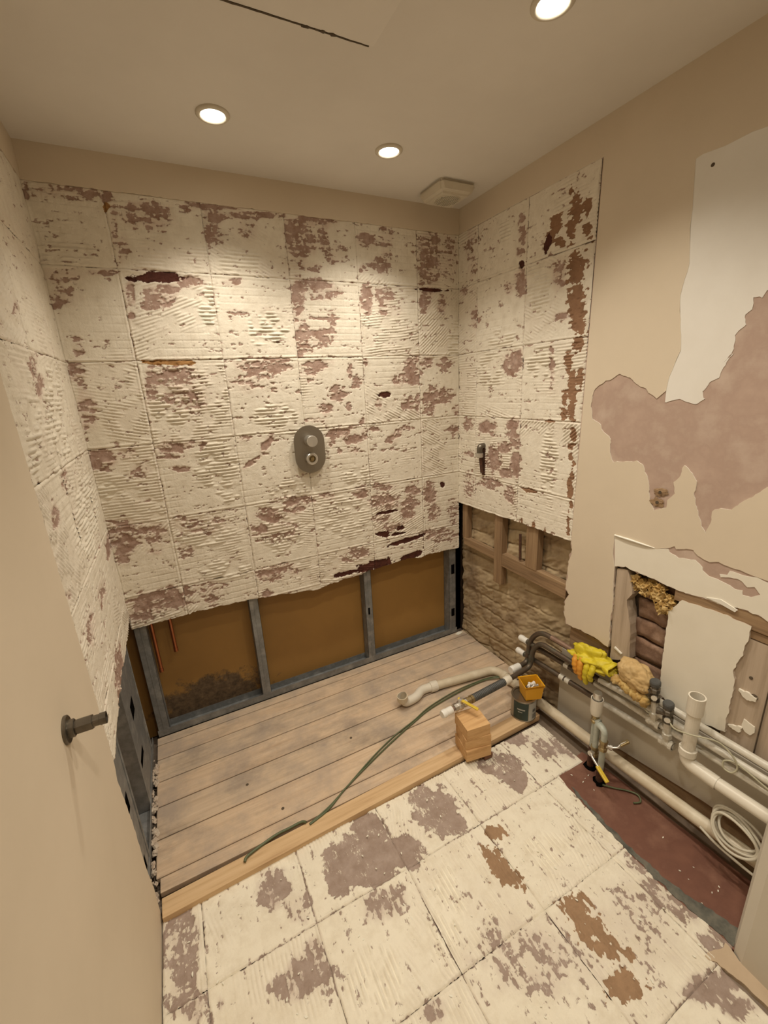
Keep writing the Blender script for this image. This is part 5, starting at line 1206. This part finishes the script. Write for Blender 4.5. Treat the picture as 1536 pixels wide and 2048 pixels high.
o = MB().tube(spline([(-1.408, -0.730, 0.009), (-1.395, -0.716, 0.010), (-1.337, -0.699, 0.007), (-1.29, -0.690, 0.006), (-1.248, -0.690, 0.006), (-1.205, -0.690, 0.007), (-1.19, -0.700, 0.008)], 8), 0.0046, 10).build('green_cable_end', MT['cable_g'])
tag(o, 'cut green cable end curling over the pine batten', 'cable')
o = MB().tube(spline([(-0.145, -1.10, -0.012), (-0.115, -1.13, -0.015), (-0.085, -1.16, -0.014), (-0.07, -1.19, -0.012), (-0.085, -1.21, -0.015), (-0.11, -1.20, -0.016)], 8), 0.003, 8).build('dark_wire', MT['cable_g'])
tag(o, 'thin dark wire lying by the risers under the waste pipe', 'wire')

# ---------------------------------------------------------------- blocks, tin, tub
def block(x, y, z0, sx, sy, sz, ang, label, mat):
    m = Matrix.Translation((x, y, z0+sz/2)) @ Matrix.Rotation(math.radians(ang), 4, 'Z')
    o = MB().box(-sx/2, sx/2, -sy/2, sy/2, -sz/2, sz/2, 0, m, 0.0015).build('wood_block', mat, loc=None)
    tag(o, label, 'wood block', 'stacked pine offcuts')
    return o
block(-0.474, -0.729, 0.1055, 0.105, 0.106, 0.050, -8, 'topmost pine offcut of the stack, under the ball valve', MT['pineblock'])
block(-0.470, -0.731, 0.0555, 0.112, 0.104, 0.0495, -14, 'middle pine offcut of the stack', MT['pineblock'])
block(-0.474, -0.735, 0.0035, 0.112, 0.106, 0.0515, -10, 'lowest pine offcut of the stack, overhanging the batten', MT['pineblock'])
o = MB().box(-0.455, -0.415, -0.792, -0.756, FZ+0.002, 0.003, bev=0.002).build('wood_wedge', MT['darkwood'])
tag(o, 'small dark wood wedge under the stack of pine offcuts', 'wood block')

tn = empty('paint_tin', (-0.148, -0.690, 0.0), 'small metal tin with dark green and grey label, under the yellow tub', 'tin')
TC = (-0.148, -0.690, 0.001)
mb = MB().lathe(TC, (0, 0, 1), [(0, 0.0), (0, 0.0545), (0.003, 0.0560), (0.005, 0.0545), (0.101, 0.0545), (0.104, 0.0565), (0.108, 0.0565), (0.108, 0.048), (0.104, 0.046), (0.104, 0.0)], 40); mb.build('can', MT['tin'], tn)
def label_arc(a0, a1, z0, z1, r, mat, name, parent):
    mb = MB(); n = max(2, int((a1-a0)/4))
    vs = []; fs = []
    for i in range(n+1):
        a = math.radians(a0+(a1-a0)*i/n)
        for z in (z0, z1):
            vs.append((TC[0]+r*math.cos(a), TC[1]+r*math.sin(a), TC[2]+z))
    for i in range(n): fs.append((2*i, 2*i+2, 2*i+3, 2*i+1))
    mb.add(vs, fs, True); return mb.build(name, mat, parent)
lab = label_arc(-185, -112, 0.008, 0.098, 0.0549, MT['lab_dark'], 'label', tn)
lab2 = label_arc(-108, 0, 0.008, 0.098, 0.0549, MT['lab_pale'], 'label', tn)
label_arc(-112, -108, 0.008, 0.098, 0.0550, MT['tin'], 'label_seam', tn)
label_arc(-165, -128, 0.060, 0.067, 0.0553, MT['lab_pale'], 'print_line', lab)
label_arc(-160, -140, 0.048, 0.052, 0.0553, MT['lab_pale'], 'print_line', lab)
label_arc(-90, -70, 0.050, 0.064, 0.0553, MT['print'], 'print_emblem', lab2)
for k in range(5):
    label_arc(-92, -64, 0.016+k*0.005, 0.0185+k*0.005, 0.0553, MT['print'], 'print_line', lab2)
for k in range(3):
    label_arc(-56, -40, 0.03+k*0.012, 0.034+k*0.012, 0.0553, MT['print'], 'print_line', lab2)

tb = empty('plastic_tub', (-0.128, -0.709, 0.1095), 'open orange-yellow plastic tub of fixings standing on the paint tin', 'tub')
m = Matrix.Translation((-0.128, -0.709, 0.1095)) @ Matrix.Rotation(math.radians(-20), 4, 'Z')
mb = MB()
def frustum(mb, a0, b0, a1, b1, z0, z1, flip=False):
    vs = [m @ Vector(q) for q in ((-a0, -b0, z0), (a0, -b0, z0), (a0, b0, z0), (-a0, b0, z0), (-a1, -b1, z1), (a1, -b1, z1), (a1, b1, z1), (-a1, b1, z1))]
    mb.add(vs, [(0, 1, 5, 4), (1, 2, 6, 5), (2, 3, 7, 6), (3, 0, 4, 7)])
    return vs
o_ = frustum(mb, 0.036, 0.032, 0.043, 0.038, 0.0, 0.072)
i_ = frustum(mb, 0.0335, 0.0295, 0.041, 0.036, 0.003, 0.072)
mb.add(o_[:4], [(0, 3, 2, 1)]); mb.add(i_[:4], [(0, 1, 2, 3)])
mb.add(o_[4:]+i_[4:], [(0, 1, 5, 4), (1, 2, 6, 5), (2, 3, 7, 6), (3, 0, 4, 7)])
mb.build('tub_body', MT['tub'], tb)
mb = MB()
for (sx, sy) in ((-1, 0), (1, 0), (0, -1), (0, 1)):
    if sx: mb.box(sx*0.0425-0.0015, sx*0.0425+0.0025*sx+0.0015, -0.0395, 0.0395, 0.064, 0.073, 0, m)
    else: mb.box(-0.045, 0.045, sy*0.0375-0.0015, sy*0.0375+0.003*sy+0.0015, 0.064, 0.073, 0, m)
mb.build('rim', MT['tub'], tb)
for k in range(5):
    q = m @ Vector((-0.016+0.010*k, 0.006*((k*3) % 5-2), 0.046+0.004*(k % 2)))
    t = MB().lathe(q, (0.8, 0.5-0.2*k, 0.45-0.1*k), [(-0.014, 0.0), (-0.014, 0.0065), (0.004, 0.0065), (0.004, 0.0085), (0.010, 0.0085), (0.010, 0.0)], 10).build('pipe_fitting', MT['cap'] if k % 2 else MT['chrome'])
    tag(t, 'small white and chrome fitting inside the yellow tub', 'fitting', 'fittings in the yellow tub')
mb = MB()
mb.tube([m @ Vector((-0.02, 0.0, 0.004)), m @ Vector((-0.016, 0.0, 0.046))], 0.01, 8)
for k in range(14):
    lump(mb, m @ Vector((-0.024+0.0075*(k % 7), -0.014+0.022*(k//7), 0.030)), 0.012, k, 1, 0.3)
o = mb.build('loose_fixings', MT['darkchrome']); tag(o, 'loose metal fixings filling the yellow tub', 'fixings', None, 'stuff')

# ---------------------------------------------------------------- flakes of plaster on the floor
FL = [(-1.203,-1.059,0.019,0.008,0.87),(-0.995,-1.221,0.017,0.010,0.21),(-0.787,-1.158,0.019,0.007,0.37),(-0.774,-1.232,0.012,0.007,0.33),(-0.774,-1.257,0.013,0.006,-0.09),(-0.419,-1.231,0.019,0.007,0.28),(-0.379,-1.295,0.025,0.007,-0.35),(-0.329,-1.372,0.011,0.010,-0.50),(-0.355,-1.456,0.017,0.008,0.17),(-0.383,-1.498,0.036,0.012,-0.05),(-0.369,-1.564,0.025,0.010,0.03),(-0.592,-0.934,0.032,0.018,-0.00),(-0.231,-1.221,0.017,0.006,-0.20),(-0.478,-1.295,0.009,0.006,-0.50),(-0.798,-1.064,0.012,0.006,0.11),(-0.304,-1.273,0.014,0.006,-0.21),(-0.186,-1.099,0.011,0.017,-0.18),(-0.206,-1.067,0.006,0.004,-0.51),(-0.088,-1.149,0.014,0.007,-0.33),(-0.155,-1.080,0.006,0.004,-0.51),(-0.142,-1.103,0.006,0.004,-0.51)]
rf = random.Random(9)
def flake(mb, x, y, L, wd, ang, z):
    n = 9; pts = []
    for k in range(n):
        a = 2*PI*k/n; r = 0.7+0.5*rf.random()
        px = L*0.8*math.cos(a)*r; py = wd*0.7*math.sin(a)*r
        pts.append((x+px*math.cos(ang)-py*math.sin(ang), y+px*math.sin(ang)+py*math.cos(ang)))
    t = 0.0012+0.0012*rf.random()
    mb.prism(pts, lambda a, b: (a, b, z), lambda a, b: (a, b, z+t+0.0012*math.sin(a*90)))
for (x, y, L, wd, ang) in FL:
    on_red = x > -0.26
    z = FZ+0.001 if on_red else FZ+0.0035
    mb = MB(); flake(mb, 0, 0, L, wd, ang, 0)
    o = mb.build('plaster_flake', MT['flake'], loc=(x, y, z))
    own = {0: 'thin white plaster splinter, leftmost on the stripped tile floor', 1: 'small white plaster flake, second from the left on the tile floor', 9: 'largest long plaster flake, a little left of the projecting wall corner', 10: 'white plaster flake closest to the projecting wall corner', 11: 'broad pale plaster flake nearest the stack of pine blocks', 16: 'tall white plaster chip at the foot of the risers'}.get(FL.index((x, y, L, wd, ang)))
    if own: tag(o, own, 'flake')
    elif on_red: tag(o, 'white plaster flake lying on the red board strip', 'flake', 'plaster flakes on the red board')
    else: tag(o, 'white plaster flake lying on the stripped tile floor', 'flake', 'plaster flakes on the tile floor')
mb = MB()
for k in range(150):
    x = rf.uniform(-1.6, -0.3); y = rf.uniform(-1.62, -0.82); s = rf.uniform(0.001, 0.0035)
    flake(mb, x, y, s*2, s, rf.uniform(0, 3), FZ+0.003)
for k in range(14):
    x = rf.uniform(-0.25, -0.08); y = rf.uniform(-1.5, -0.98); s = rf.uniform(0.001, 0.003)
    flake(mb, x, y, s*2, s, rf.uniform(0, 3), FZ)
o = mb.build('plaster_crumbs', MT['flake']); tag(o, 'fine white plaster crumbs scattered over the floor', 'debris', None, 'stuff')
